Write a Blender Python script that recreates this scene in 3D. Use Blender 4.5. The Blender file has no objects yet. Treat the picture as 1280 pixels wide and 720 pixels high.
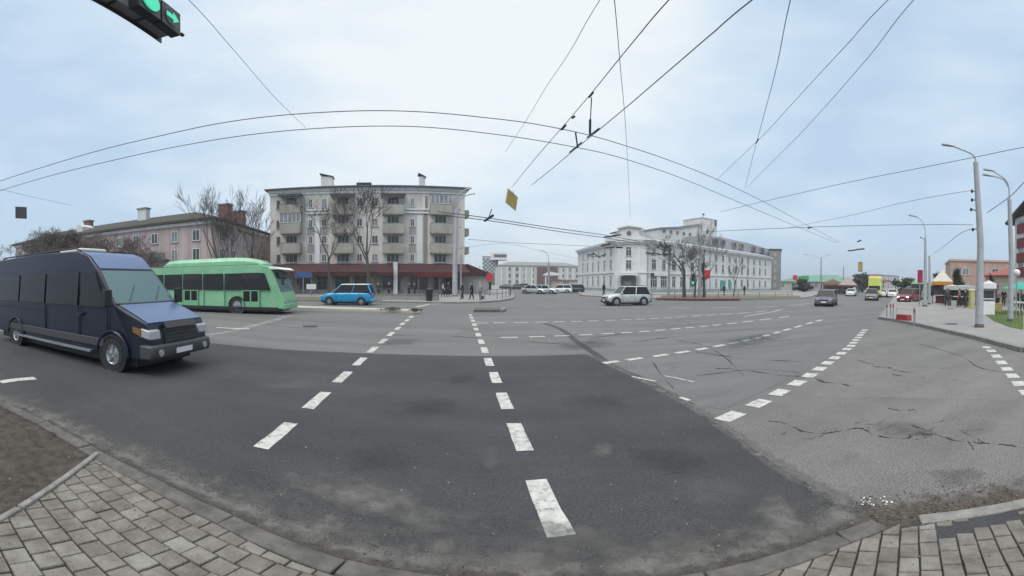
import bpy, bmesh, math, random
from mathutils import Vector, Matrix
random.seed(7)
S = bpy.context.scene
COL = S.collection
R = math.radians
# ------------------------------------------------------------------ camera geometry (metres, camera at the origin of the plan)
F = 490.0; PITCH = R(-0.836); ROLL = R(0.362); H = 1.9

def ray(x, y):
    az = (x-640)/F; el = -(y-360)/F
    v = [math.cos(el)*math.sin(az), math.cos(el)*math.cos(az), math.sin(el)]
    c, s = math.cos(ROLL), math.sin(ROLL); v = [c*v[0]-s*v[2], v[1], s*v[0]+c*v[2]]
    c, s = math.cos(PITCH), math.sin(PITCH); return [v[0], c*v[1]-s*v[2], s*v[1]+c*v[2]]

def g(x, y, z=0.0):
    """the point of a level sheet at height z seen in direction (x, y)"""
    v = ray(x, y); t = (z-H)/v[2]
    return Vector((v[0]*t, v[1]*t, z))

def at(x, y, D):
    v = ray(x, y); t = D/math.hypot(v[0], v[1])
    return Vector((v[0]*t, v[1]*t, H+v[2]*t))

def pol(x, D, z=0.0):
    v = ray(x, 354); t = D/math.hypot(v[0], v[1])
    return Vector((v[0]*t, v[1]*t, z))

def head(az):      # rotation about z that points local +X along compass bearing az
    return R(90-az)

# ------------------------------------------------------------------ materials
def mat(name, col, rough=0.75, var=0.0, scale=3.0, metal=0.0, bump=0.0, bscale=30.0, col2=None, spec=0.5, emit=None, es=1.0, obj=True, coat=0.0, detail=4.0):
    m = bpy.data.materials.new(name); m.use_nodes = True
    nt = m.node_tree; b = nt.nodes['Principled BSDF']
    b.inputs['Base Color'].default_value = (*col, 1); b.inputs['Roughness'].default_value = rough
    b.inputs['Metallic'].default_value = metal; b.inputs['Specular IOR Level'].default_value = spec
    if coat: b.inputs['Coat Weight'].default_value = coat; b.inputs['Coat Roughness'].default_value = 0.08
    tc = nt.nodes.new('ShaderNodeTexCoord')
    if var or col2:
        n = nt.nodes.new('ShaderNodeTexNoise'); n.inputs['Scale'].default_value = scale; n.inputs['Detail'].default_value = detail
        n.inputs['Roughness'].default_value = 0.65
        nt.links.new(tc.outputs['Object'], n.inputs['Vector'])
        r = nt.nodes.new('ShaderNodeValToRGB'); r.color_ramp.elements[0].position = 0.32; r.color_ramp.elements[1].position = 0.68
        c2 = col2 if col2 else tuple(min(1, c*(1+var)) for c in col)
        c1 = col if col2 else tuple(c*(1-var) for c in col)
        r.color_ramp.elements[0].color = (*c1, 1); r.color_ramp.elements[1].color = (*c2, 1)
        nt.links.new(n.outputs['Fac'], r.inputs['Fac']); nt.links.new(r.outputs['Color'], b.inputs['Base Color'])
    if bump:
        n2 = nt.nodes.new('ShaderNodeTexNoise'); n2.inputs['Scale'].default_value = bscale; n2.inputs['Detail'].default_value = 5
        nt.links.new(tc.outputs['Object'], n2.inputs['Vector'])
        bp = nt.nodes.new('ShaderNodeBump'); bp.inputs['Strength'].default_value = bump; bp.inputs['Distance'].default_value = 0.02
        nt.links.new(n2.outputs['Fac'], bp.inputs['Height']); nt.links.new(bp.outputs['Normal'], b.inputs['Normal'])
    if emit:
        b.inputs['Emission Color'].default_value = (*emit, 1); b.inputs['Emission Strength'].default_value = es
    return m

def asphalt(name, base, light, dark, streak=0.5, yaw=15.0, grain=0.35, big=0.35, wear=None):
    """asphalt: grain, blotches, long streaks rolled in along the traffic's direction, scattered stains"""
    m = bpy.data.materials.new(name); m.use_nodes = True
    nt = m.node_tree; L = nt.links.new; N = nt.nodes.new; b = nt.nodes['Principled BSDF']
    tc = N('ShaderNodeTexCoord')
    mp = N('ShaderNodeMapping'); mp.inputs['Rotation'].default_value = (0, 0, R(-yaw)); mp.inputs['Scale'].default_value = (0.06, 0.9, 1)
    L(tc.outputs['Object'], mp.inputs['Vector'])
    st = N('ShaderNodeTexNoise'); st.inputs['Scale'].default_value = 1.0; st.inputs['Detail'].default_value = 5; st.inputs['Roughness'].default_value = .6; L(mp.outputs['Vector'], st.inputs['Vector'])
    bl = N('ShaderNodeTexNoise'); bl.inputs['Scale'].default_value = big; bl.inputs['Detail'].default_value = 7; bl.inputs['Roughness'].default_value = .7; L(tc.outputs['Object'], bl.inputs['Vector'])
    gr = N('ShaderNodeTexNoise'); gr.inputs['Scale'].default_value = 55; gr.inputs['Detail'].default_value = 3; L(tc.outputs['Object'], gr.inputs['Vector'])
    gv = N('ShaderNodeTexVoronoi'); gv.inputs['Scale'].default_value = 90; L(tc.outputs['Object'], gv.inputs['Vector'])
    r1 = N('ShaderNodeValToRGB'); e = r1.color_ramp.elements; e[0].position = .36; e[1].position = .64; e[0].color = (*dark, 1); e[1].color = (*base, 1); L(st.outputs['Fac'], r1.inputs['Fac'])
    r2 = N('ShaderNodeValToRGB'); e = r2.color_ramp.elements; e[0].position = .4; e[1].position = .72; e[0].color = (*base, 1); e[1].color = (*light, 1); L(bl.outputs['Fac'], r2.inputs['Fac'])
    mx = N('ShaderNodeMix'); mx.data_type = 'RGBA'; mx.inputs['Factor'].default_value = streak; L(r2.outputs['Color'], mx.inputs['A']); L(r1.outputs['Color'], mx.inputs['B'])
    r3 = N('ShaderNodeValToRGB'); e = r3.color_ramp.elements; e[0].position = .3; e[1].position = .7; v0 = 1-grain; v1 = 1+grain; e[0].color = (v0, v0, v0, 1); e[1].color = (v1, v1, v1, 1); L(gr.outputs['Fac'], r3.inputs['Fac'])
    mu = N('ShaderNodeMix'); mu.data_type = 'RGBA'; mu.blend_type = 'MULTIPLY'; mu.inputs['Factor'].default_value = 1; mu.clamp_result = False
    L(mx.outputs['Result'], mu.inputs['A']); L(r3.outputs['Color'], mu.inputs['B'])
    out = mu.outputs['Result']
    # pale stones showing in the binder
    r4 = N('ShaderNodeValToRGB'); e = r4.color_ramp.elements; e[0].position = .0; e[1].position = .16; e[0].color = (1, 1, 1, 1); e[1].color = (0, 0, 0, 1); L(gv.outputs['Distance'], r4.inputs['Fac'])
    mz = N('ShaderNodeMix'); mz.data_type = 'RGBA'; mz.inputs['B'].default_value = (*[min(1, c*2.2) for c in light], 1)
    sc = N('ShaderNodeMath'); sc.operation = 'MULTIPLY'; sc.inputs[1].default_value = .35; L(r4.outputs['Color'], sc.inputs[0]); L(sc.outputs[0], mz.inputs['Factor']); L(out, mz.inputs['A'])
    L(mz.outputs['Result'], b.inputs['Base Color'])
    b.inputs['Roughness'].default_value = .82; b.inputs['Specular IOR Level'].default_value = .35
    bp = N('ShaderNodeBump'); bp.inputs['Strength'].default_value = .5; bp.inputs['Distance'].default_value = .008; L(gr.outputs['Fac'], bp.inputs['Height']); L(bp.outputs['Normal'], b.inputs['Normal'])
    return m

M = {}
M['road'] = asphalt('old_asphalt', (.142, .143, .137), (.2, .197, .187), (.082, .084, .083), .6, 15, .38, .35)
M['fresh'] = asphalt('fresh_asphalt', (.046, .048, .05), (.09, .09, .086), (.028, .03, .033), .55, 12, .38, .4)
M['apron'] = asphalt('pinkish_asphalt', (.15, .143, .136), (.21, .2, .189), (.088, .084, .08), .5, 40, .38, .7)
M['seam'] = asphalt('sealed_joint', (.05, .05, .05), (.08, .08, .08), (.04, .04, .04), .3, 20)
M['dusty'] = asphalt('dusty_edge', (.13, .122, .112), (.2, .19, .175), (.07, .066, .062), .3, 0, .45, 2.2)
M['paint'] = mat('worn_road_paint', (.37, .37, .345), .75, col2=(.56, .56, .52), scale=9, bump=.3, bscale=60)
M['pave'] = asphalt('far_pavement', (.24, .235, .225), (.3, .295, .28), (.19, .187, .18), .3, 25, .2, .4)
M['kerb'] = mat('kerb_stone', (.16, .15, .14), .85, col2=(.24, .23, .215), scale=4, bump=.5, bscale=40)
M['kerb_dark'] = mat('dirty_kerb', (.06, .056, .05), .9, col2=(.135, .126, .116), scale=7, bump=.5, bscale=50)
M['kerb_pale'] = mat('pale_kerb', (.15, .142, .13), .9, col2=(.27, .26, .242), scale=9, detail=9, bump=.4, bscale=50)
M['soil'] = mat('bare_soil', (.032, .026, .021), .95, col2=(.085, .071, .057), scale=9, bump=1.0, bscale=45)
M['grass'] = mat('lawn', (.055, .095, .02), .9, col2=(.11, .16, .035), scale=6, bump=.8, bscale=80)
M['verge'] = mat('worn_verge', (.10, .095, .055), .95, col2=(.15, .14, .09), scale=4)
M['ground'] = mat('ground_base', (.17, .17, .16), .9, var=.2, scale=.3)
M['concrete'] = mat('pole_concrete', (.30, .31, .32), .8, col2=(.4, .41, .42), scale=2.5, bump=.25, bscale=25)
M['galv'] = mat('galvanised', (.32, .33, .34), .5, metal=.6, var=.12, scale=4)
M['dark_metal'] = mat('dark_metal', (.035, .037, .04), .5, metal=.3, var=.2, scale=5)
M['wire'] = mat('wire', (.085, .088, .09), .6)
M['black'] = mat('black_plastic', (.018, .019, .02), .45)
M['tyre'] = mat('tyre_rubber', (.022, .022, .023), .85, var=.2, scale=8)
M['rim'] = mat('wheel_rim', (.42, .43, .45), .35, metal=.8)
M['glass'] = mat('vehicle_glass', (.014, .015, .016), .1, spec=.35)
M['glass_lit'] = mat('windscreen_sky_sheen', (.09, .17, .18), .12, spec=.4)  # teal base colour stands in for sky reflected in the windscreens
M['pane'] = mat('window_glass', (.04, .045, .046), .14, spec=.5, col2=(.1, .105, .1), scale=.7)
M['pane_pale'] = mat('curtained_glass', (.2, .21, .21), .18, spec=.6, var=.4, scale=1.6)
M['whitepaint'] = mat('white_paint', (.72, .73, .72), .5, var=.06, scale=2)
M['headlamp'] = mat('headlamp_glass', (.34, .35, .36), .15, spec=.6)
M['tail'] = mat('tail_lamp', (.35, .015, .015), .25)
M['plate'] = mat('number_plate', (.7, .7, .68), .5)

def weather(m, amt=.3, sc=(1.1, 1.1, .1), dirt=(.55, .52, .47)):
    """rain streaks and grime over a wall's own colour"""
    nt = m.node_tree; N = nt.nodes.new; L = nt.links.new; bs = nt.nodes['Principled BSDF']; tc = N('ShaderNodeTexCoord'); mp = N('ShaderNodeMapping'); mp.inputs['Scale'].default_value = sc; L(tc.outputs['Object'], mp.inputs['Vector'])
    n = N('ShaderNodeTexNoise'); n.inputs['Scale'].default_value = 1.0; n.inputs['Detail'].default_value = 8; n.inputs['Roughness'].default_value = .7; L(mp.outputs['Vector'], n.inputs['Vector'])
    r = N('ShaderNodeValToRGB'); e = r.color_ramp.elements; e[0].position = .38; e[1].position = .62; e[0].color = (*dirt, 1); e[1].color = (1, 1, 1, 1); L(n.outputs['Fac'], r.inputs['Fac'])
    mx = N('ShaderNodeMix'); mx.data_type = 'RGBA'; mx.blend_type = 'MULTIPLY'; mx.inputs['Factor'].default_value = amt; l = bs.inputs['Base Color'].links
    if l: L(l[0].from_socket, mx.inputs['A'])
    else: mx.inputs['A'].default_value = bs.inputs['Base Color'].default_value
    L(r.outputs['Color'], mx.inputs['B']); L(mx.outputs['Result'], bs.inputs['Base Color']); return m

# ------------------------------------------------------------------ mesh helpers
def obox(bm, c, s, rz=0.0, taper=1.0):
    r = bmesh.ops.create_cube(bm, size=1.0)
    for v in r['verts']:
        k = taper if v.co.z > 0 else 1.0
        v.co = Vector((v.co.x*s[0]*k, v.co.y*s[1]*k, v.co.z*s[2]))
    bmesh.ops.rotate(bm, verts=r['verts'], cent=(0, 0, 0), matrix=Matrix.Rotation(rz, 3, 'Z'))
    bmesh.ops.translate(bm, verts=r['verts'], vec=c)
    return r['verts']

def box(bm, x0, x1, y0, y1, z0, z1):
    return obox(bm, ((x0+x1)/2, (y0+y1)/2, (z0+z1)/2), (abs(x1-x0), abs(y1-y0), abs(z1-z0)))

def tube(bm, pts, rad, n=8, cap=True):
    """a round bar through pts, rad a number or one per point"""
    pts = [Vector(p) for p in pts]; rs = rad if isinstance(rad, (list, tuple)) else [rad]*len(pts)
    rings = []; up = None
    for i, p in enumerate(pts):
        d = (pts[min(i+1, len(pts)-1)]-pts[max(i-1, 0)])
        if d.length < 1e-9: d = Vector((0, 0, 1))
        d.normalize()
        if up is None: up = Vector((0, 0, 1)) if abs(d.z) < .9 else Vector((1, 0, 0))
        a = d.cross(up)
        if a.length < 1e-4: up = Vector((1, 0, 0)) if abs(d.x) < .9 else Vector((0, 1, 0)); a = d.cross(up)
        a.normalize(); b = d.cross(a)
        rings.append([bm.verts.new(p+(a*math.cos(2*math.pi*k/n)+b*math.sin(2*math.pi*k/n))*rs[i]) for k in range(n)])
    for i in range(len(rings)-1):
        for k in range(n): bm.faces.new((rings[i][k], rings[i][(k+1) % n], rings[i+1][(k+1) % n], rings[i+1][k]))
    if cap:
        bm.faces.new(rings[0][::-1]); bm.faces.new(rings[-1])

def lathe(bm, prof, n=20, c=(0, 0, 0), axis='Z', cap=True):
    """prof: (radius, height) pairs"""
    rings = []
    for r, h in prof:
        ring = []
        for k in range(n):
            a = 2*math.pi*k/n; x, y = math.cos(a)*r, math.sin(a)*r
            p = (x, y, h) if axis == 'Z' else ((h, x, y) if axis == 'X' else (x, h, y))
            ring.append(bm.verts.new(Vector(p)+Vector(c)))
        rings.append(ring)
    for i in range(len(rings)-1):
        for k in range(n): bm.faces.new((rings[i][k], rings[i][(k+1) % n], rings[i+1][(k+1) % n], rings[i+1][k]))
    if cap and prof[0][0] > 1e-6: bm.faces.new(rings[0][::-1])
    if cap and prof[-1][0] > 1e-6: bm.faces.new(rings[-1])

def prism(bm, poly, z0, z1):
    a = [bm.verts.new((p[0], p[1], z0)) for p in poly]; b = [bm.verts.new((p[0], p[1], z1)) for p in poly]
    bm.faces.new(a[::-1]); bm.faces.new(b); n = len(poly)
    for i in range(n): bm.faces.new((a[i], a[(i+1) % n], b[(i+1) % n], b[i]))

def prism_y(bm, poly, y0, y1):
    """poly in (x, z), extruded along y"""
    a = [bm.verts.new((p[0], y0, p[1])) for p in poly]; b = [bm.verts.new((p[0], y1, p[1])) for p in poly]
    bm.faces.new(a); bm.faces.new(b[::-1]); n = len(poly)
    for i in range(n): bm.faces.new((a[(i+1) % n], a[i], b[i], b[(i+1) % n]))

def loft(bm, secs):
    """closed cross-sections with the same number of points"""
    rows = [[bm.verts.new(p) for p in s] for s in secs]; n = len(rows[0])
    for i in range(len(rows)-1):
        for k in range(n): bm.faces.new((rows[i][k], rows[i][(k+1) % n], rows[i+1][(k+1) % n], rows[i+1][k]))
    bm.faces.new(rows[0][::-1]); bm.faces.new(rows[-1])

def obj(name, bm, m, parent=None, smooth=False, bevel=0.0, sub=0, seg=2):
    bmesh.ops.recalc_face_normals(bm, faces=bm.faces)
    me = bpy.data.meshes.new(name); bm.to_mesh(me); bm.free()
    me.materials.append(m)
    o = bpy.data.objects.new(name, me); COL.objects.link(o)
    if parent is not None: o.parent = parent
    if bevel:
        b = o.modifiers.new('bevel', 'BEVEL'); b.width = bevel; b.segments = seg; b.limit_method = 'ANGLE'; b.angle_limit = R(35)
    if sub:
        s = o.modifiers.new('sub', 'SUBSURF'); s.levels = sub; s.render_levels = sub
    if smooth or bevel or sub:
        for p in me.polygons: p.use_smooth = True
        try: me.set_sharp_from_angle(angle=R(40))
        except Exception: pass
    return o

def tag(o, label=None, cat=None, group=None, kind=None):
    if label: o['label'] = label
    if cat: o['category'] = cat
    if group: o['group'] = group
    if kind: o['kind'] = kind
    return o

def empty(name, loc, rz=0.0, label=None, cat=None, group=None):
    o = bpy.data.objects.new(name, None); COL.objects.link(o); o.location = loc; o.rotation_euler = (0, 0, rz); o.empty_display_size = .3
    return tag(o, label, cat, group)

def split(o, name):
    """every loose piece of o becomes an object of its own"""
    bm = B(); bm.from_mesh(o.data); bm.faces.ensure_lookup_table(); seen = set(); isl = []
    for f in bm.faces:
        if f.index in seen: continue
        st = [f]; seen.add(f.index); grp = []
        while st:
            q = st.pop(); grp.append(q)
            for v in q.verts:
                for k in v.link_faces:
                    if k.index not in seen: seen.add(k.index); st.append(k)
        isl.append(grp)
    if len(isl) > 1:
        for grp in isl:
            nb = B(); mp = {}
            for f in grp:
                for v in f.verts:
                    if v not in mp: mp[v] = nb.verts.new(v.co)
                nf = nb.faces.new([mp[v] for v in f.verts]); nf.smooth = f.smooth
            me = bpy.data.meshes.new(name); nb.to_mesh(me); nb.free(); me.materials.append(o.data.materials[0])
            c = bpy.data.objects.new(name, me); COL.objects.link(c); c.parent = o.parent; c.matrix_local = o.matrix_local
            for md in o.modifiers:
                if md.type == 'BEVEL': b = c.modifiers.new('bevel', 'BEVEL'); b.width = md.width; b.segments = md.segments; b.limit_method = 'ANGLE'; b.angle_limit = md.angle_limit
        bpy.data.objects.remove(o)
    bm.free()

def copy_tree(o, parent=None):
    c = o.copy(); COL.objects.link(c)
    if parent is not None: c.parent = parent
    for ch in list(o.children): copy_tree(ch, c)
    return c

def B(): return bmesh.new()

def box_obj(name, dims, m, parent=None, bevel=0.0):
    bm = B(); box(bm, *dims); return obj(name, bm, m, parent, bevel=bevel)

def struct(name, bm, m): return tag(obj(name, bm, m), kind='structure')

def sheet(name, poly, z, m):
    bm = B(); bm.faces.new([bm.verts.new((p[0], p[1], z)) for p in poly]); bmesh.ops.triangulate(bm, faces=bm.faces[:])
    bmesh.ops.recalc_face_normals(bm, faces=bm.faces)
    for f in bm.faces:
        if f.normal.z < 0: f.normal_flip()
    me = bpy.data.meshes.new(name); bm.to_mesh(me); bm.free(); me.materials.append(m)
    o = bpy.data.objects.new(name, me); COL.objects.link(o); return tag(o, kind='structure')

def slab(name, poly, z0, z1, m):
    bm = B(); prism(bm, poly, z0, z1); bmesh.ops.triangulate(bm, faces=[f for f in bm.faces if len(f.verts) > 4])
    return struct(name, bm, m)

def strip(bm, pts, w, z0, z1, side=0.0):
    """a kerb or ribbon along pts, w wide, offset sideways by side"""
    P = [Vector((p[0], p[1])) for p in pts]; a = []; b = []
    for i, p in enumerate(P):
        d = (P[min(i+1, len(P)-1)]-P[max(i-1, 0)]).normalized(); n = Vector((-d.y, d.x))
        a.append(p+n*(side+w/2)); b.append(p+n*(side-w/2))
    for i in range(len(P)-1):
        q = [a[i], a[i+1], b[i+1], b[i]]
        if z1 > z0: prism(bm, q, z0, z1)
        else: bm.faces.new([bm.verts.new((p.x, p.y, z0)) for p in q])
def smooth_pts(P, n=6):
    """Catmull-Rom through the points"""
    P = [Vector(p) for p in P]; out = []
    for i in range(len(P)-1):
        p0 = P[max(i-1, 0)]; p1 = P[i]; p2 = P[i+1]; p3 = P[min(i+2, len(P)-1)]
        for k in range(n):
            t = k/n; out.append(.5*((2*p1)+(p2-p0)*t+(2*p0-5*p1+4*p2-p3)*t*t+(3*p1-p0-3*p2+p3)*t**3))
    out.append(P[-1]); return out
# ================================================================== SETTING: ground, roads, kerbs, markings
bm = B(); bm.faces.new([bm.verts.new(p) for p in ((-1500, -1500, -.06), (1500, -1500, -.06), (1500, 1500, -.06), (-1500, 1500, -.06))])
struct('ground', bm, M['ground'])
sheet('main_road', [(-150, -30), (160, -30), (420, 420), (120, 420), (-150, 90)], 0.0, M['road'])

def P(L, z=0.0): return [g(x, y, z) for x, y in L]
# new dark asphalt laid over the near lanes, running out of the picture on the left
edge_top = P([(0, 414), (120, 418), (250, 428), (330, 436), (420, 441), (520, 444.5), (640, 446), (735, 443.5)])
edge_right = P([(762, 456), (800, 474), (860, 506), (920, 546), (985, 590), (1040, 620), (1088, 645)])
near = [Vector((2.4, 1.2, 0)), Vector((-12, 1.2, 0)), Vector((-30, -4, 0))]
far_left = [Vector((-30, 1.5, 0))]
def ragged(pts, n=14, a=.02):
    q = smooth_pts(pts, n); return [p+Vector((random.uniform(-a, a), random.uniform(-a, a), 0))*min(1.5, .4+p.length*.06) for p in q]
edge_right_r = ragged([edge_top[-1]]+edge_right, 14, .016)
sheet('fresh_asphalt_strip', edge_top[:-1]+edge_right_r+near+far_left, .004, M['fresh'])
# pinkish older asphalt of the side road mouth on the right
L4px = [(913.4,520.9),(948.8,504.4),(974.7,490.9),(996.6,479),(1012.2,469.4),(1024.4,461.3),(1034.7,453.8),(1043.8,447.5),(1051.9,441.9),(1058.8,436.6),(1063.8,432.5),(1066.9,428.8),(1070,425.3),(1072.8,422.2),(1075.3,419),(1078,416),(1081,413)]
ap = P([(890, 524)]+L4px[:12:2]+[(1078, 424), (1100, 402), (1180, 417), (1280, 442)])+[Vector((16, -2, 0)), Vector((16, -14, 0)), Vector((4.2, -14, 0)), Vector((3.2, .2, 0))]+P([(1270, 631), (1088, 646), (1040, 621), (985, 591), (930, 552)])
sheet('side_road', ap, .0025, M['apron'])
# paler resurfaced belt across the apron
sheet('resurfaced_belt', P([(1012, 497), (1110, 497), (1200, 499), (1279, 502), (1279, 470), (1180, 462), (1080, 455), (1045, 470)]), .0045, asphalt('belt_asphalt', (.158, .149, .141), (.21, .2, .188), (.1, .095, .09), .45, 40, .35, .8))
# sealed joints
bm = B()
strip(bm, smooth_pts(P([(680, 404), (702, 412), (722, 428), (745, 443), (762, 456), (800, 474), (860, 506)]), 5), .22, .005, .005)
strip(bm, smooth_pts(P([(250, 428), (330, 436), (420, 441), (520, 444.5), (640, 446), (735, 443.5)]), 4), .16, .0055, .0055)
struct('road_joint', bm, M['seam'])
# cracks
def crack(bm, px, w):
    q = smooth_pts(P(px), 11); q = [p+Vector((random.uniform(-1, 1), random.uniform(-1, 1), 0))*min(.02, w*.8) for p in q]
    a = []; b = []
    for i, p in enumerate(q):
        d = (q[min(i+1, len(q)-1)]-q[max(i-1, 0)]); d.z = 0; d.normalize(); n = Vector((-d.y, d.x, 0)); k = w*random.choice((.25, .5, .7, .9, 1.1, 1.5))*(.6+.5*math.sin(i*.37))*(.3 if i in (0, len(q)-1) else 1)
        a.append(p+n*k); b.append(p-n*k)
    for i in range(len(q)-1): bm.faces.new([bm.verts.new((v.x, v.y, .0066)) for v in (a[i], a[i+1], b[i+1], b[i])])
def Z3(L): return [(860+x/3.0, 480+y/3.0) for x, y in L]
def Z5(L): return [(880+x/3.2, 370+y/3.2) for x, y in L]
bm = B()
crack(bm, Z3([(300, 140), (370, 150), (430, 178), (505, 186), (570, 178), (645, 167), (700, 192), (760, 203), (825, 202), (840, 189), (920, 190)]), .016)
crack(bm, Z3([(835, 155), (900, 178), (990, 210), (1060, 218), (1130, 226), (1200, 230), (1260, 242)]), .015)
crack(bm, Z3([(1010, 170), (1060, 195), (1110, 220), (1150, 228)]), .009)
crack(bm, Z3([(1050, 215), (1075, 250)]), .009)
crack(bm, Z3([(750, 92), (800, 100), (850, 97)]), .02)
crack(bm, Z5([(370, 320), (430, 325), (480, 345), (550, 352), (585, 362)]), .035)
crack(bm, Z5([(670, 280), (740, 292), (790, 303), (860, 310)]), .03)
crack(bm, Z5([(610, 255), (680, 275), (760, 290)]), .02)
crack(bm, Z5([(750, 315), (790, 320)]), .03)
crack(bm, Z5([(40, 290), (130, 293), (220, 305), (300, 318), (380, 322)]), .02)
crack(bm, [(742, 449), (800, 470), (830, 488), (850, 500)], .02)
crack(bm, [(815, 452), (828, 470), (842, 486)], .012)
crack(bm, [(735, 424), (800, 414), (870, 405), (960, 397)], .03)
crack(bm, [(870, 440), (930, 448), (1000, 452)], .03); crack(bm, [(560, 420), (620, 424), (700, 430)], .03); crack(bm, [(300, 402), (420, 414), (520, 420)], .03); crack(bm, [(790, 428), (850, 420), (930, 412), (1000, 410)], .03); crack(bm, [(870, 470), (940, 462), (1000, 466)], .02); crack(bm, [(845, 425), (880, 432), (905, 446), (930, 470)], .02); crack(bm, [(1150, 430), (1200, 445), (1225, 460), (1275, 468)], .02)
for _ in range(26):   # short side branches
    c0 = random.choice([(960+random.uniform(0, 320), 525+random.uniform(0, 25)), (1000+random.uniform(0, 190), 452+random.uniform(0, 30)), (760+random.uniform(0, 180), 420+random.uniform(0, 40))]); dx, dy = random.uniform(-26, 26), random.uniform(-7, 7)
    crack(bm, [c0, (c0[0]+dx*.5+random.uniform(-3, 3), c0[1]+dy*.5+random.uniform(-2, 2)), (c0[0]+dx, c0[1]+dy)], .006)
struct('road_cracks', bm, mat('crack_dirt', (.03, .028, .026), .95))
# tyre-polished dark lanes and repair patches on the old asphalt
patchm = asphalt('repair_asphalt', (.125, .127, .124), (.165, .165, .16), (.105, .106, .106), .5, 15, .3, .8)
for px in ([(1046, 404), (1092, 403), (1080, 411), (1040, 446), (960, 486), (905, 512), (880, 508), (950, 470), (1010, 436)],
           ):
    sheet('road_patch', P(px), .0035, patchm)
# dried mud and dust: thin films whose cover breaks up through noise toward their edges
def film(name, c1, c2, scale, lo=.25, hi=.75, rough=.9, top=.85):
    m = mat(name, c1, rough, col2=c2, scale=scale*3, detail=8); nt = m.node_tree; N = nt.nodes.new; L = nt.links.new; bs = nt.nodes['Principled BSDF']
    at_ = N('ShaderNodeAttribute'); at_.attribute_name = 'cover'; tc = N('ShaderNodeTexCoord'); n = N('ShaderNodeTexNoise'); n.inputs['Scale'].default_value = scale; n.inputs['Detail'].default_value = 9; n.inputs['Roughness'].default_value = .7; L(tc.outputs['Object'], n.inputs['Vector'])
    ad = N('ShaderNodeMath'); ad.operation = 'ADD'; L(at_.outputs['Fac'], ad.inputs[0]); sb = N('ShaderNodeMath'); sb.operation = 'MULTIPLY_ADD'; L(n.outputs['Fac'], sb.inputs[0]); sb.inputs[1].default_value = 1.6; sb.inputs[2].default_value = -.8; L(sb.outputs[0], ad.inputs[1])
    r = N('ShaderNodeMapRange'); r.inputs['From Min'].default_value = lo; r.inputs['From Max'].default_value = hi; r.inputs['To Max'].default_value = top; L(ad.outputs[0], r.inputs['Value']); L(r.outputs['Result'], bs.inputs['Alpha']); return m
def covered(name, rows, vals, m):
    """a sheet of rows of points, cover value per point"""
    bm = B(); ly = bm.verts.layers.float.new('cover'); R_ = []
    for row, vv in zip(rows, vals):
        rr = []
        for p, v in zip(row, vv): q = bm.verts.new((p[0], p[1], p[2])); q[ly] = v; rr.append(q)
        R_.append(rr)
    for i in range(len(R_)-1):
        for k in range(len(R_[0])-1): bm.faces.new((R_[i][k], R_[i][k+1], R_[i+1][k+1], R_[i+1][k]))
    me = bpy.data.meshes.new(name); bm.to_mesh(me); bm.free(); me.materials.append(m); o = bpy.data.objects.new(name, me); COL.objects.link(o); return tag(o, kind='structure')
mud = film('dried_mud', (.105, .1, .092), (.17, .165, .155), 2.2)
zz_ = [.0074]
def blob(px, m=None, peak=.75):
    q = smooth_pts(P(px+[px[0]]), 5); c = sum(q[:-1], Vector((0, 0, 0)))/(len(q)-1); zz_[0] += .0004; z = zz_[0]
    rows = [[(c.x+(p.x-c.x)*k, c.y+(p.y-c.y)*k, z) for p in q] for k in (.001, .5, 1.0, 1.45)]
    covered('mud_stain', rows, [[peak]*len(q), [peak*.85]*len(q), [peak*.45]*len(q), [-.4]*len(q)], m or mud)
def ribbon_film(line, widths, vals, z, m):
    rows = []
    for k, w in enumerate(widths):
        row = []
        for i, p in enumerate(line):
            d = (line[min(i+1, len(line)-1)]-line[max(i-1, 0)]).normalized(); row.append((p.x-d.y*w, p.y+d.x*w, z))
        rows.append(row)
    covered('gutter_dust', rows, [[v]*len(line) for v in vals], m)
blob([(945, 640), (965, 620), (985, 626), (1003, 650), (1024, 664), (1000, 678), (985, 672), (968, 660)])
blob([(1030, 640), (1045, 626), (1068, 640), (1085, 652), (1050, 658), (1030, 664)])
blob([(735, 552), (750, 548), (766, 554), (768, 570), (750, 574), (738, 568)], peak=.5)
blob([(330, 600), (400, 590), (480, 604), (560, 632), (620, 650), (560, 668), (480, 650), (400, 630)], peak=.6)
blob([(620, 640), (700, 650), (780, 662), (800, 690), (700, 700), (640, 680)], peak=.4)
blob([(560, 700), (640, 690), (700, 700), (640, 714)], peak=.6)
# grit along the ragged edge of the new asphalt, oil drips in the lanes
ribbon_film(edge_right_r, (-.2, -.06, .06, .25), (-.4, .55, .6, -.4), .0068, film('edge_grit', (.1, .097, .09), (.17, .165, .155), 5))
oil = film('oil_stain', (.022, .022, .023), (.04, .04, .04), 1.4, .3, .9, .5, .6)
for px in ([(560, 470), (590, 466), (596, 476), (566, 480)], [(500, 500), (560, 496), (570, 520), (505, 522)], [(700, 500), (760, 492), (790, 508), (720, 520)], [(780, 560), (860, 560), (880, 590), (800, 590)], [(430, 560), (500, 556), (520, 590), (440, 590)], [(900, 425), (960, 416), (980, 424), (910, 436)], [(690, 428), (760, 424), (765, 434), (700, 438)], [(1090, 530), (1150, 526), (1170, 545), (1100, 550)], [(1150, 590), (1220, 585), (1230, 605), (1160, 610)], [(470, 425), (520, 424), (525, 430), (472, 431)]): blob(px, oil, .68)
dust = film('pale_dust', (.15, .147, .138), (.2, .195, .185), .9, .3, .9, .9, .6)
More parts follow.
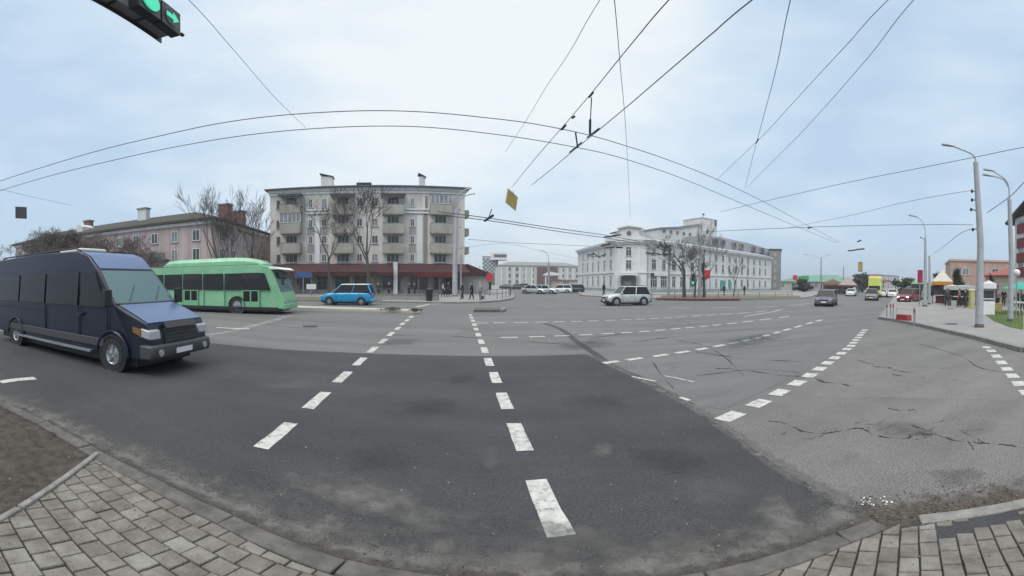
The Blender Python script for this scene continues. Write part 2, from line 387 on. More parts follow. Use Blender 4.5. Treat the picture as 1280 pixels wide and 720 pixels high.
for px in ([(840, 600), (900, 590), (950, 610), (880, 640)], [(300, 470), (420, 466), (440, 486), (310, 496)], [(600, 560), (625, 556), (630, 590), (604, 596)], [(1000, 570), (1080, 560), (1100, 590), (1010, 596)], [(560, 410), (640, 408), (660, 416), (570, 418)], [(780, 405), (860, 398), (870, 404), (790, 412)], [(1180, 520), (1270, 516), (1275, 540), (1190, 545)]): blob(px, dust, .45)
# dust and grit lying along the near kerb
kerb_px = [(0, 505), (30, 517), (65, 536), (100, 556), (130, 571), (170, 593), (215, 616), (260, 638), (300, 656), (350, 680), (400, 699), (440, 711), (480, 719)]
KL = [Vector((-8.5, .4, 0)), Vector((-7.2, .95, 0))]+P(kerb_px)
KR = P([(905, 719), (950, 706), (1000, 690), (1045, 674), (1092, 657)])
KM = [Vector((-.2, 1.93, 0)), Vector((.4, 1.9, 0))]
kerb_line = smooth_pts(KL+KM+KR, 5)
kerb_pale_line = smooth_pts(P([(1146, 650), (1200, 641), (1279, 631)])+[Vector((3.9, .1, 0))], 5)
ribbon_film(kerb_line, (-.05, .12, .3, .75, 1.3), (.95, .8, .5, .15, -.5), .0063, film('gutter_dust', (.10, .094, .085), (.175, .165, .15), 3.5))
ribbon_film(kerb_line, (-.05, .06, .16, .3), (1.0, .7, .3, -.5), .0067, film('gutter_dirt', (.04, .037, .033), (.085, .078, .07), 6))
ribbon_film(smooth_pts(P([(1075, 662), (1092, 657), (1146, 648), (1200, 640), (1279, 629), (1330, 623), (1400, 615)]), 5), (-.05, .08, .25, .5, .9), (1.0, .8, .45, .1, -.5), .0071, film('gutter_mud', (.05, .04, .032), (.115, .098, .084), 4.5))
# near kerbs: stones of about a metre with open joints
def kerb_stones(name, line, w, h, m, side=0.0, step=1.0, gap=.012):
    bm = B(); acc = 0; pts = [line[0]]
    for i in range(1, len(line)):
        pts.append(line[i]); acc += (line[i]-line[i-1]).length
        if acc > step or i == len(line)-1:
            a = pts[0]; b = pts[-1]; d = (b-a); ln = d.length; d.normalize(); n = Vector((-d.y, d.x, 0)); c = (a+b)/2+n*side
            dz = random.uniform(-.006, .006)
            vs = obox(bm, (c.x, c.y, h/2-.06+dz), (ln-gap, w, h+.12), math.atan2(d.y, d.x)+random.uniform(-.006, .006))
            pts = [b]; acc = 0
    o = obj(name, bm, m, bevel=.012); return tag(o, kind='structure')
kerb_stones('near_kerb', kerb_line, .16, .066, M['kerb_dark'], -.07, .9)
kerb_stones('near_kerb_pale', kerb_pale_line, .13, .06, M['kerb_pale'], -.065, .9)
# paving stones: single blocks laid in rows, cut to the outline of the pavement
def clip(poly, a, b):
    out = []; e = b-a
    side = lambda p: e.x*(p.y-a.y)-e.y*(p.x-a.x)
    for i in range(len(poly)):
        p, q = poly[i], poly[(i+1) % len(poly)]; sp, sq = side(p), side(q)
        if sp >= 0: out.append(p)
        if (sp >= 0) != (sq >= 0): out.append(p+(q-p)*(sp/(sp-sq)))
    return out
def inside(p, poly):
    c = False; n = len(poly)
    for i in range(n):
        a, b = poly[i], poly[(i+1) % n]
        if (a[1] > p[1]) != (b[1] > p[1]) and p[0] < (b[0]-a[0])*(p[1]-a[1])/(b[1]-a[1])+a[0]: c = not c
    return c
def pavers(name, region, origin, yaw, bl, bw, z, m, gap=.006, stagger=.5, xr=(-30, 30), yr=(-30, 30), cut=None, kerbs=None, keep=.2, shear=0, skip=None):
    bm = B(); c, s = math.cos(yaw), math.sin(yaw)
    W = lambda u, v: Vector((origin[0]+u*c-v*s, origin[1]+u*s+v*c))
    for j in range(*yr):
        off = ((j*bw*shear) % bl if shear else (stagger if j % 2 else 0)*bl)+random.uniform(-.018, .018)
        for i in range(*xr):
            u0 = i*bl+off; v0 = j*bw
            q = [W(u0+gap/2+random.uniform(0, .004), v0+gap/2+random.uniform(0, .004)), W(u0+bl-gap/2-random.uniform(0, .004), v0+gap/2+random.uniform(0, .004)), W(u0+bl-gap/2-random.uniform(0, .004), v0+bw-gap/2-random.uniform(0, .004)), W(u0+gap/2+random.uniform(0, .004), v0+bw-gap/2-random.uniform(0, .004))]
            if not any(inside(p, region) for p in q): continue
            if skip and inside(sum(q, Vector((0, 0)))/4, skip): continue
            for a, b in (cut or []):
                q = clip(q, a, b)
                if len(q) < 3: break
            if len(q) < 3: continue
            if kerbs:
                c0 = sum(q, Vector((0, 0)))/len(q); best = None
                for kl in kerbs:
                    for i_ in range(len(kl)-1):
                        a = Vector((kl[i_].x, kl[i_].y)); b = Vector((kl[i_+1].x, kl[i_+1].y)); t = max(0, min(1, (c0-a).dot(b-a)/max(1e-9, (b-a).length_squared))); dd = (a+(b-a)*t-c0).length
                        if best is None or dd < best[0]: best = (dd, a, b)
                dd, a, b = best
                if dd < .6:
                    n_ = Vector((-(b-a).y, (b-a).x)).normalized(); a, b = a-n_*keep, b-n_*keep; q = clip(q, b, a)
                    if len(q) < 3: continue
            ar = abs(sum(q[k].x*q[(k+1) % len(q)].y-q[(k+1) % len(q)].x*q[k].y for k in range(len(q))))/2
            if ar < .0015: continue
            dz = random.uniform(-.006, .005)-(.008 if random.random() < .06 else 0); tx = random.uniform(-.02, .02); ty = random.uniform(-.015, .015); cc = sum(q, Vector((0, 0)))/len(q)
            n = len(q)
            bot = [bm.verts.new((p.x, p.y, z-.07)) for p in q]; mid = [bm.verts.new((p.x, p.y, z+dz-.007+(p.x-cc.x)*tx+(p.y-cc.y)*ty)) for p in q]
            top = [bm.verts.new((p.x+(cc.x-p.x)*.06, p.y+(cc.y-p.y)*.06, z+dz+(p.x-cc.x)*tx+(p.y-cc.y)*ty)) for p in q]
            bm.faces.new(top); 
            for k in range(n):
                bm.faces.new((bot[k], bot[(k+1) % n], mid[(k+1) % n], mid[k])); bm.faces.new((mid[k], mid[(k+1) % n], top[(k+1) % n], top[k]))
    return struct(name, bm, m)
def paver_mat(name, a, b, c):
    m = mat(name, a, .85, bump=.5, bscale=70); nt = m.node_tree; L = nt.links.new; N = nt.nodes.new; bs = nt.nodes['Principled BSDF']
    ge = N('ShaderNodeNewGeometry'); r = N('ShaderNodeValToRGB'); e = r.color_ramp.elements; e[0].color = (*a, 1); e[1].color = (*c, 1); e.new(.55).color = (*b, 1); r.color_ramp.elements[0].position = 0
    L(ge.outputs['Random Per Island'], r.inputs['Fac'])
    tc = N('ShaderNodeTexCoord'); n = N('ShaderNodeTexNoise'); n.inputs['Scale'].default_value = 5; n.inputs['Detail'].default_value = 7; n.inputs['Roughness'].default_value = .7; L(tc.outputs['Object'], n.inputs['Vector'])
    r2 = N('ShaderNodeValToRGB'); e = r2.color_ramp.elements; e[0].position = .33; e[1].position = .66; e[0].color = (.55, .52, .47, 1); e[1].color = (1.12, 1.11, 1.08, 1); L(n.outputs['Fac'], r2.inputs['Fac'])
    mu = N('ShaderNodeMix'); mu.data_type = 'RGBA'; mu.blend_type = 'MULTIPLY'; mu.inputs['Factor'].default_value = 1; L(r.outputs['Color'], mu.inputs['A']); L(r2.outputs['Color'], mu.inputs['B']); L(mu.outputs['Result'], bs.inputs['Base Color'])
    return m
M['paver'] = paver_mat('concrete_pavers', (.165, .155, .138), (.19, .18, .162), (.235, .226, .208))
soil_edge = [g(127, 572), g(60, 615), g(0, 660)]
se = soil_edge; sdir = (se[-1]-se[0]).normalized()
reg_left = [Vector((p.x, p.y)) for p in [se[0]]+[p for p in kerb_line if p.x > se[0].x and p.x < .6]]+[Vector((.6, -1.5)), Vector((-7, -1.5))]+[Vector(((se[0]+sdir*4).x, (se[0]+sdir*4).y))]
def kcuts(line, x0, x1):
    # keep what lies on the camera's side of the kerb (a convex line there)
    q = [p for p in line if x0 <= p.x <= x1]; return q
kd = (g(440, 711)-g(127, 572)); yawL = math.atan2(kd.y, kd.x)
a2 = Vector((se[0].x, se[0].y)); b2 = Vector((se[0].x+sdir.x, se[0].y+sdir.y))
M['bedding'] = mat('sand_bedding', (.03, .027, .022), .95, col2=(.08, .072, .06), scale=14)
sheet('pavement_bed', reg_left+[], .024, M['bedding'])
pavers('near_paving', reg_left, (se[0].x, se[0].y), yawL-.02, .172, .15, .052, M['paver'], cut=[(a2, b2)] if True else None, xr=(-36, 62), yr=(-31, 9), kerbs=[kerb_line], keep=.155)
# thin edging board between the paving and the soil
kerb_stones('soil_edging', smooth_pts([se[0]+sdir*t-Vector((0, 0, 0)) for t in (.02, 1.0, 2.0, 3.2, 4.5)], 3), .06, .075, M['kerb_pale'], -.03, 1.0)
# bare soil bed
def soil_bed(poly):
    bm = B(); xs = [p.x for p in poly]; ys = [p.y for p in poly]; st = .06; grid = {}
    import mathutils.noise as mn
    nx = int((max(xs)-min(xs))/st)+1; ny = int((max(ys)-min(ys))/st)+1
    for i in range(nx+1):
        for j in range(ny+1):
            x = min(xs)+i*st; y = min(ys)+j*st
            grid[i, j] = bm.verts.new((x, y, .04+.035*mn.noise((x*2.2, y*2.2, 0))+.02*mn.noise((x*8, y*8, 3))+.012*mn.noise((x*22, y*22, 5))))
    for i in range(nx):
        for j in range(ny):
            c = (min(xs)+(i+.5)*st, min(ys)+(j+.5)*st)
            if inside(c, poly): bm.faces.new((grid[i, j], grid[i+1, j], grid[i+1, j+1], grid[i, j+1]))
    bmesh.ops.delete(bm, geom=[v for v in bm.verts if not v.link_faces], context='VERTS')
    o = obj('soil', bm, M['soil'], smooth=True); return tag(o, kind='structure')
soil_poly = [Vector((p.x, p.y)) for p in kerb_line if p.x < se[0].x]+[Vector((se[0].x, se[0].y)), Vector(((se[0]+sdir*4.5).x, (se[0]+sdir*4.5).y)), Vector((-8.5, -1.8))]
soil_bed([Vector((p.x, p.y-.12)) if i < len(soil_poly)-3 else p for i, p in enumerate(soil_poly)])
# fallen leaves and crumbs on the soil and in the gutter
def litter(name, label, pts, n, cols, smin, smax, z):
    bm = B()
    for _ in range(n):
        x, y = pts()
        s = random.uniform(smin, smax); a = random.uniform(0, 6.28); t = random.uniform(-.5, .5)
        vs = [Vector((math.cos(a+k*1.57)*s*(1 if k % 2 else .6), math.sin(a+k*1.57)*s*(1 if k % 2 else .6), z(x, y)+random.uniform(0, .012)+math.cos(k*1.57)*t*s)) for k in range(4)]
        bm.faces.new([bm.verts.new((x+v.x, y+v.y, v.z)) for v in vs])
    o = obj(name, bm, cols); tag(o, label, 'litter', kind='stuff'); return o
def in_poly(poly):
    xs = [p.x for p in poly]; ys = [p.y for p in poly]
    def f():
        while True:
            q = (random.uniform(min(xs), max(xs)), random.uniform(min(ys), max(ys)))
            if inside(q, poly): return q
    return f
def along(line, s0, s1):
    def f():
        i = random.randrange(len(line)-1); p = line[i]+(line[i+1]-line[i])*random.random(); d = (line[i+1]-line[i]).normalized(); n = Vector((-d.y, d.x, 0)); k = s0+(s1-s0)*random.random()**1.8
        p = p+n*k; return (p.x, p.y)
    return f
litter('fallen_leaves', 'dry brown leaves lying on the bare soil bed', in_poly(soil_poly), 420, paver_mat('dry_leaves', (.06, .04, .022), (.1, .07, .04), (.16, .12, .075)), .012, .03, lambda x, y: .075)
litter('soil_crumbs', 'pale crumbs and chips on the bare soil bed', in_poly(soil_poly), 260, paver_mat('crumbs', (.09, .08, .07), (.14, .13, .115), (.3, .29, .27)), .006, .014, lambda x, y: .07)
litter('gutter_grit', 'grit and leaf crumbs swept along the near kerb', along(kerb_line, .02, .6), 1100, paver_mat('grit', (.04, .036, .03), (.1, .09, .08), (.22, .2, .18)), .003, .011, lambda x, y: .009)
litter('gutter_leaves', 'brown leaf crumbs in the muddy gutter of the pale kerb', along(smooth_pts(P([(1092, 657), (1146, 647), (1200, 639), (1279, 628)]), 5), .0, .45), 420, paver_mat('gutter_leaf', (.05, .035, .02), (.12, .08, .05), (.2, .16, .11)), .005, .016, lambda x, y: .011)
wp = g(1092, 628)
litter('white_chips', 'white chips scattered on the asphalt by the kerb corner', lambda: (wp.x+random.gauss(0, .06), wp.y+random.gauss(0, .05)), 26, mat('white_chip', (.62, .62, .6), .7), .006, .016, lambda x, y: .011)
litter('road_chips', 'small pale chips scattered over the near asphalt', lambda: (random.uniform(-2.5, 3.2), random.uniform(2.1, 4.6)), 90, mat('pale_chip', (.4, .39, .37), .8), .003, .008, lambda x, y: .009)
# right-hand near paving
fill_xy = P([(1150, 656), (1200, 649), (1279, 637), (1300, 634), (1296, 650), (1264, 652), (1258, 664), (1240, 656), (1222, 664), (1204, 662), (1190, 676), (1164, 672)], .05)
covered_fill = sheet('asphalt_infill', [(p.x, p.y) for p in P([(1146, 656), (1200, 647), (1279, 635), (1310, 631), (1330, 660), (1300, 680), (1200, 690), (1150, 690)], .03)], .0365, M['fresh'])
k1 = g(1126, 660); k2 = g(1122, 719); yR = math.atan2(k1.y-k2.y, k1.x-k2.x)
reg_right = [Vector((p.x, p.y-.0)) for p in kerb_line if p.x > .6]+[Vector((p.x, p.y)) for p in kerb_pale_line]+[Vector((4.5, -1.5)), Vector((.6, -1.5))]
sheet('pavement_bed', reg_right, .0235, M['bedding'])
pavers('near_paving', reg_right, (k1.x, k1.y), yR, .165, .12, .05, M['paver'], xr=(-45, 45), yr=(-32, 32), stagger=.5, shear=1.0, skip=fill_xy, kerbs=[kerb_line, kerb_pale_line], keep=.155)
litter('joint_sand', 'sand and crumbs caught in the joints of the near paving', in_poly(reg_left), 900, bpy.data.materials['grit'], .003, .008, lambda x, y: .056)
litter('paving_crumbs', 'grit scattered over the right-hand near paving', in_poly(reg_right), 400, bpy.data.materials['grit'], .003, .008, lambda x, y: .054)
# ---- far pavements, verges and kerbs
def pavement(name, px_front, back, m=None, h=.13, kerb=True):
    front = P(px_front)
    slab(name, [(p.x, p.y) for p in front]+[(p[0], p[1]) for p in back], -.05, h, m or M['pave'])
    if kerb:
        bm = B(); strip(bm, front, .2, -.04, h+.012, 0.0); struct('kerb', bm, M['kerb'])
pavement('pavement', [(0, 377), (120, 374.5), (240, 374.5), (340, 376), (420, 377.5), (500, 378.5), (560, 379.5), (600, 379), (625, 377), (640, 374.2), (643, 371.5), (640, 367.5), (636, 363.5), (633, 360)], [(-10, 240), (-150, 240), (-150, 20)])
pavement('pavement', [(714, 360), (719, 365), (728, 370), (750, 371.5), (790, 372.5), (830, 374.5), (880, 375), (940, 375), (1000, 373.5), (1014, 371.5), (1022, 368.5), (1030, 365.5)], [(230, 330), (30, 330)])
pavement('pavement', [(1113, 362.5), (1117, 366), (1117, 372), (1112, 381), (1106, 390), (1100, 399), (1120, 402), (1150, 408), (1180, 415), (1220, 424), (1279, 440)], [(10, 1.5), (16, -2), (60, -2), (180, 60)])
# lawn strips
lawn = P([(1228, 391), (1250, 388), (1279, 389), (1279, 412), (1262, 409), (1242, 401)], .13)
slab('lawn', [(p.x, p.y) for p in lawn], .05, .155, M['grass'])
bm = B()
for _ in range(2600):
    x, y = in_poly(lawn)(); h = random.uniform(.02, .06); a = random.uniform(0, 6.28)
    w = .012; dx = random.uniform(-.05, .05); dy = random.uniform(-.05, .05)
    bm.faces.new([bm.verts.new(v) for v in ((x-w*math.cos(a), y-w*math.sin(a), .15), (x+w*math.cos(a), y+w*math.sin(a), .15), (x+dx, y+dy, .15+h))])
tag(obj('grass', bm, M['grass']), 'short green grass on the strip beside the lamp posts', 'grass', kind='stuff')
v = P([(250, 369), (330, 371), (420, 371.5), (478, 372.5), (478, 376), (420, 375.5), (330, 374.2), (250, 373)], .13)
slab('verge', [(p.x, p.y) for p in v], .05, .17, M['verge'])
v = P([(826, 369.5), (880, 369.5), (962, 369.5), (1000, 370), (1000, 372), (940, 373.5), (880, 373.5), (826, 372.8)], .13)
slab('verge', [(p.x, p.y) for p in v], .05, .18, M['verge'])
# median islands
isl = P([(300, 383.5), (360, 386), (430, 388.2), (480, 389.6), (524, 391), (526, 388.8), (480, 387.6), (430, 386), (360, 383.6), (300, 381.5)])
slab('median_island', [(p.x, p.y) for p in isl], -.03, .12, mat('island_kerb', (.36, .345, .28), .85, col2=(.44, .42, .36), scale=3))
isl = P([(592, 390.3), (625, 390.3), (629, 387.5), (596, 387)])
slab('median_island', [(p.x, p.y) for p in isl], -.03, .16, M['kerb_dark'])
isl = P([(624.5, 390.6), (630, 390.3), (633, 387.8), (629, 387.4)])
slab('island_end', [(p.x, p.y) for p in isl], -.03, .18, M['kerb_pale'])
# ---- painted markings: every dash a quad 8 mm over the asphalt, with rubbed ends
def dashes(name, px, ratio, w, wfar=None):
    c = P(px); bm = B(); n = len(c)
    for i, p in enumerate(c):
        a = c[max(i-1, 0)]; b = c[min(i+1, n-1)]; d = b-a; sp = d.length/(2 if 0 < i < n-1 else 1); d.normalize(); nn = Vector((-d.y, d.x, 0)); ln = sp*ratio; ww = w if wfar is None else w+(wfar-w)*i/(n-1)
        k = 5; e1 = []; e2 = []
        for j in range(k+1):
            q = p+d*ln*(j/k-.5); e1.append(q+nn*(ww/2+random.uniform(-.007, .004))); e2.append(q-nn*(ww/2+random.uniform(-.007, .004)))
        e = [*e1, *e2[::-1]]
        e = [v+d*random.uniform(-.01, .01) for v in e]
        bm.faces.new([bm.verts.new((v.x, v.y, .0085)) for v in e])
    bmesh.ops.triangulate(bm, faces=bm.faces[:])
    for f in bm.faces:
        if f.normal.z < 0: f.normal_flip()
    me = bpy.data.meshes.new(name); bm.to_mesh(me); bm.free(); me.materials.append(PM); o = bpy.data.objects.new(name, me); COL.objects.link(o); return tag(o, kind='structure')
# paint with worn-through spots
PM = M['paint']; nt = PM.node_tree; bs = nt.nodes['Principled BSDF']
vz = nt.nodes.new('ShaderNodeTexNoise'); vz.inputs['Scale'].default_value = 7; vz.inputs['Detail'].default_value = 9; vz.inputs['Roughness'].default_value = .75
tcx = nt.nodes.new('ShaderNodeTexCoord'); nt.links.new(tcx.outputs['Object'], vz.inputs['Vector'])
rr = nt.nodes.new('ShaderNodeValToRGB'); rr.color_ramp.elements[0].position = .37; rr.color_ramp.elements[1].position = .48; nt.links.new(vz.outputs['Fac'], rr.inputs['Fac'])
old = bs.inputs['Base Color'].links[0].from_socket; mxp = nt.nodes.new('ShaderNodeMix'); mxp.data_type = 'RGBA'; mxp.inputs['A'].default_value = (.16, .16, .15, 1)
nt.links.new(rr.outputs['Color'], mxp.inputs['Factor']); nt.links.new(old, mxp.inputs['B']); nt.links.new(mxp.outputs['Result'], bs.inputs['Base Color'])
dashes('crossing_marking', [(346.6,543.8),(396.6,500.2),(428.8,471.3),(450,452),(466,437.2),(479,426.6),(488.5,417.7),(497.3,410.6),(503.2,405),(509,400.5),(514,396.3)], .58, .19)
dashes('crossing_marking', [(683.7,632),(648.6,545.5),(630.3,501),(618.9,472),(610.9,452.6),(605.6,437.8),(601.5,427.3),(597.9,418.5),(595.2,411.7),(593,406),(591,401),(589.3,397.2),(588,394)], .58, .19)
dashes('crossing_marking', L4px, .56, .26)
dashes('crossing_marking', [(1233,434.5),(1239,438.8),(1245.5,445.5),(1252,453.4),(1258.7,461.5),(1265.5,470),(1273.8,479.8),(1284,491)], .55, .26)
dashes('lane_marking', [(602,404),(624.3,403.7),(651,403.2),(676.9,402.9),(699,402.4),(720.7,402),(742,401.3),(763.2,400.5),(783,399.8),(801,399.1),(818.5,398.2),(835,397.3),(851,396.4),(871,395.2),(889.4,394),(908,392.8),(930,391.2),(952,389.3),(974,387.4)], .66, .2)
dashes('lane_marking', [(637,422),(671.6,421),(702.4,420),(732.6,418.6),(759.7,417.3),(783.1,416),(805.7,414.4),(825.6,412.8),(844.7,411.2),(862.3,409.6),(880,408),(896,406.4),(915,404.4),(935,402),(957,399.3),(980,396.4)], .6, .2)
dashes('lane_marking', [(764,453),(793.2,449),(825.6,444.6),(853,440.4),(877.4,436.4),(899,432.4),(918,428.8),(933.8,425.6),(946.6,422.6),(957.5,419.6),(970.6,416),(984,412.2),(998,408.3),(1012,404.2),(1024,400.8)], .62, .2)
dashes('lane_marking', [(760, 384.6), (800, 385), (850, 384.8), (905, 384.6), (960, 383.5), (1000, 382.5)], .5, .2)
bm = B()
for L, w in (([(270, 409.5), (290, 410.6), (312, 411.4)], .22), ([(0, 478), (20, 475), (44, 473)], .22), ([(930, 396), (975, 388)], .14), ([(984, 382), (1012, 379.5)], .2), ([(520, 384), (536, 380.5), (552, 379.8)], .3), ([(830, 470), (846, 473), (868, 478)], .05), ([(850, 497), (862, 501)], .08), ([(790, 471), (820, 477)], .06)):
    strip(bm, P(L), w, .0082, .0082)
for f in bm.faces: f.normal_update(); f.normal.z < 0 and f.normal_flip()
struct('lane_marking', bm, PM)
# iron covers on the right pavement and road
for x, y, z, lb in ((1189, 405, .131, 'iron cover in the right pavement left of the tallest lamp post foot'), (1188, 386, .131, 'iron cover in the right pavement, farther off before the stalls'), (388, 408, .006, 'worn iron cover in the road in front of the mint green bus')):
    p = g(x, y, z); bm = B(); lathe(bm, [(.33, -.01), (.33, .012), (.28, .016)], 16); o = obj('manhole_cover', bm, M['dark_metal']); o.location = (p.x, p.y, z); tag(o, lb, 'manhole cover')
for px, w in (([(262, 419), (290, 414), (318, 407), (345, 400), (362, 394)], .5),):
    q = smooth_pts(P(px), 5); ribbon_film(q, (-w, -w*.3, w*.3, w), (-.3, .6, .6, -.3), .0069, film('pale_wear', (.24, .24, .23), (.3, .3, .29), 1.2))
# ================================================================== VEHICLES  (local +X is the front, origin on the ground)
def paint(name, col, metal=.15, rough=.32): return mat(name, col, rough, var=.05, scale=2, metal=metal, coat=.6)

def make_wheel(parent, x, y, r, w=.2):
    bm = B(); s = 1 if y > 0 else -1
    lathe(bm, [(r*.62, -w*.3), (r*.62, -w/2), (r*.93, -w/2), (r, -w*.32), (r, w*.32), (r*.93, w/2), (r*.62, w/2), (r*.62, w*.3)], 22, (0, 0, 0), 'Y', cap=False)
    t = obj('wheel', bm, M['tyre'], parent, smooth=True); t.location = (x, y, r)
    bm = B(); lathe(bm, [(r*.66, -w*.3), (r*.66, s*w*.44), (r*.58, s*w*.46), (r*.5, s*w*.28), (r*.16, s*w*.36), (.0, s*w*.36)] if s > 0 else [(r*.66, w*.3), (r*.66, s*w*.44), (r*.58, s*w*.46), (r*.5, s*w*.28), (r*.16, s*w*.36), (.0, s*w*.36)], 18, (0, 0, 0), 'Y')
    for k in range(5):
        a = k*2*math.pi/5; vs = obox(bm, (0, 0, 0), (r*.13, w*.1, r*.52)); bmesh.ops.translate(bm, verts=vs, vec=(0, s*w*.38, r*.36)); bmesh.ops.rotate(bm, verts=vs, cent=(0, 0, 0), matrix=Matrix.Rotation(a, 3, 'Y'))
    obj('rim', bm, M['rim'], t)
    return t

def body_sec(x, w, zb, zt, k=.9):
    zm = zb+(zt-zb)*.45
    q = [(-w*.9, zb), (-w*.97, zb+.07), (-w, zm), (-w*.985, zt-.12), (-w*k, zt-.02), (-w*.5, zt+.012), (w*.5, zt+.012), (w*k, zt-.02), (w*.985, zt-.12), (w, zm), (w*.97, zb+.07), (w*.9, zb)]
    return [(x, y, z) for y, z in q]

SHAPES = {
 #        body stations (x fraction of L from tail -.5 to nose .5, half-width factor, top height)            cabin: windscreen foot, roof front, roof rear, rear foot (fractions), belt
 'hatch': ([(-.5, .86, .78), (-.47, .95, .98), (-.4, 1, 1.0), (0, 1, .98), (.2, 1, .97), (.3, .99, .93), (.42, .93, .84), (.48, .86, .7), (.5, .78, .6)], (.24, .08, -.42, -.49), .95),
 'sedan': ([(-.5, .86, .8), (-.47, .93, .98), (-.34, .99, 1.0), (0, 1, .95), (.2, 1, .94), (.3, .99, .9), (.42, .93, .8), (.48, .86, .68), (.5, .78, .58)], (.24, .06, -.2, -.37), .92),
 'suv':   ([(-.5, .9, .9), (-.47, .96, 1.06), (-.4, 1, 1.06), (0, 1, 1.03), (.2, 1, 1.02), (.28, .99, 1.0), (.42, .95, .93), (.48, .9, .82), (.5, .84, .7)], (.22, .09, -.40, -.47), 1.0),
}
def car(label, cat, name, loc, rz, body, roofm=None, L=4.2, W=1.74, Hh=1.5, kind='hatch', group=None, far=False, rails=False, zsc=1.0, lit=False):
    root = empty(name, loc, rz, label, cat, group)
    st, (wf, rf, rr, rb), belt = SHAPES[kind]; belt *= zsc; w = W/2; zb = .22
    bm = B(); loft(bm, [body_sec(x*L, w*k, zb+(.1 if abs(x) > .47 else 0), t*zsc) for x, k, t in st])
    obj('body', bm, body, root, smooth=True, sub=0 if far else 1)
    # glasshouse
    bm = B(); y0 = w*.95; y1 = w*.72
    def ring(z, xf, xr, y): return [(xr*L, -y, z), (xf*L, -y, z), (xf*L, y, z), (xr*L, y, z)]
    loft(bm, [ring(belt-.05, wf, rb, y0), ring(Hh-.06, rf, rr, y1+.03)])
    obj('windows', bm, M['glass'], root, bevel=.03)
    bm = B(); loft(bm, [ring(Hh-.075, rf+.012, rr-.012, y1+.045), ring(Hh-.03, rf+.004, rr-.004, y1+.02), ring(Hh, rf-.03, rr+.03, y1-.14)])
    obj('roof', bm, roofm or body, root, bevel=.02)
    bm = B()
    for s in (-1, 1):
        for (xa, xb, r_) in ((wf+.005, rf+.004, .035), (rb-.003, rr-.004, .055), ((wf+rb)/2+.0, (rf+rr)/2+.0, .03)):
            tube(bm, [(xa*L, s*(y0+.004), belt-.04), (xb*L, s*(y1+.035), Hh-.06)], r_, 6)
    obj('pillars', bm, body, root)
    r = .32*(1.1 if kind == 'suv' else 1); xw = L*.31
    for s in (-1, 1):
        for x in (xw, -xw*.98): bm = B(); lathe(bm, [(r*1.16, s*(w-.25)), (r*1.16, s*(w+.012)), (r*1.02, s*(w+.014)), (0, s*(w-.06))], 22, (x, 0, r+.01), 'Y'); obj('wheel_arch', bm, M['black'], root)
    for x in (xw, -xw*.98):
        for s in (-1, 1): make_wheel(root, x, s*(w-.09), r)
    bm = B(); loft(bm, [body_sec(L*.5+.03, w*.8, .24, .5), body_sec(L*.5-.12, w*.95, .22, .53)]); obj('front_bumper', bm, M['black'] if kind == 'suv' else body, root, bevel=.02)
    bm = B(); loft(bm, [body_sec(-L*.5-.03, w*.84, .27, .55), body_sec(-L*.5+.12, w*.96, .25, .58)]); obj('rear_bumper', bm, M['black'] if kind == 'suv' else body, root, bevel=.02)
    bm = B(); box(bm, -L*.44, L*.44, -w*.82, w*.82, .13, .34); obj('underbody', bm, M['black'], root)  # black underside, added to deepen the shade beneath the car
    hz = .66*zsc if kind != 'suv' else .74*zsc
    for s in (-1, 1):
        bm = B(); obox(bm, (L*.476, s*w*.66, hz), (.16, w*.36, .13), s*-.22); obj('headlight', bm, M['headlamp'] if not lit else LAMP, root, bevel=.03)
        bm = B(); obox(bm, (-L*.483, s*w*.76, .86*zsc), (.12, w*.22, .2), s*.1); obj('taillight', bm, M['tail'], root, bevel=.02)
        bm = B(); obox(bm, (wf*L-.12, s*(w+.09), belt+.06), (.1, .16, .11)); obj('door_mirror', bm, body, root, bevel=.03)
    bm = B(); obox(bm, (L*.5-.012, 0, hz-.06), (.06, w*.9, .1)); obj('grille', bm, M['black'], root)
    bm = B(); obox(bm, (L*.5+.034, 0, .42), (.012, .5, .11)); obj('number_plate', bm, M['plate'], root)
    bm = B(); obox(bm, (-L*.5-.034, 0, .5), (.012, .5, .11)); obj('number_plate', bm, M['plate'], root)
    bm = B()
    for s in (-1, 1):
        for fx in (.17, -.1): obox(bm, (fx*L, s*(w+.002), .66*zsc), (.012, .01, .5*zsc))
        for fx in (-.02, -.27): obox(bm, (fx*L, s*(w+.006), .83*zsc), (.18, .02, .03))
    obj('door_seams', bm, M['black'], root)
    if rails:
        bm = B()
        for s in (-1, 1): tube(bm, [(rf*L-.1, s*y1*.98, Hh+.0), (rf*L-.18, s*y1*.98, Hh+.045), (rr*L+.2, s*y1*.98, Hh+.045), (rr*L+.1, s*y1*.98, Hh)], .018, 6)
        obj('roof_rails', bm, M['dark_metal'], root)
    return root

LAMP = mat('lit_headlamp', (.9, .9, .85), .2, emit=(1, .97, .88), es=1.6)
M['blue'] = paint('bright_blue_paint', (.012, .26, .5), .1); M['silver'] = paint('silver_paint', (.5, .52, .52), .45, .35)
M['mauve'] = paint('dark_mauve_paint', (.1, .09, .105), .4); M['olive'] = paint('grey_olive_paint', (.16, .17, .15), .4); M['white_p'] = paint('white_car_paint', (.72, .73, .73), 0)
M['red_p'] = paint('dark_red_paint', (.2, .02, .035), .1); M['green_p'] = paint('green_van_paint', (.06, .25, .08), 0); M['lime'] = paint('lime_paint', (.42, .47, .07), 0); M['dark_p'] = paint('dark_grey_paint', (.035, .038, .042), .4); M['grey_p'] = paint('mid_grey_paint', (.24, .25, .26), .5)

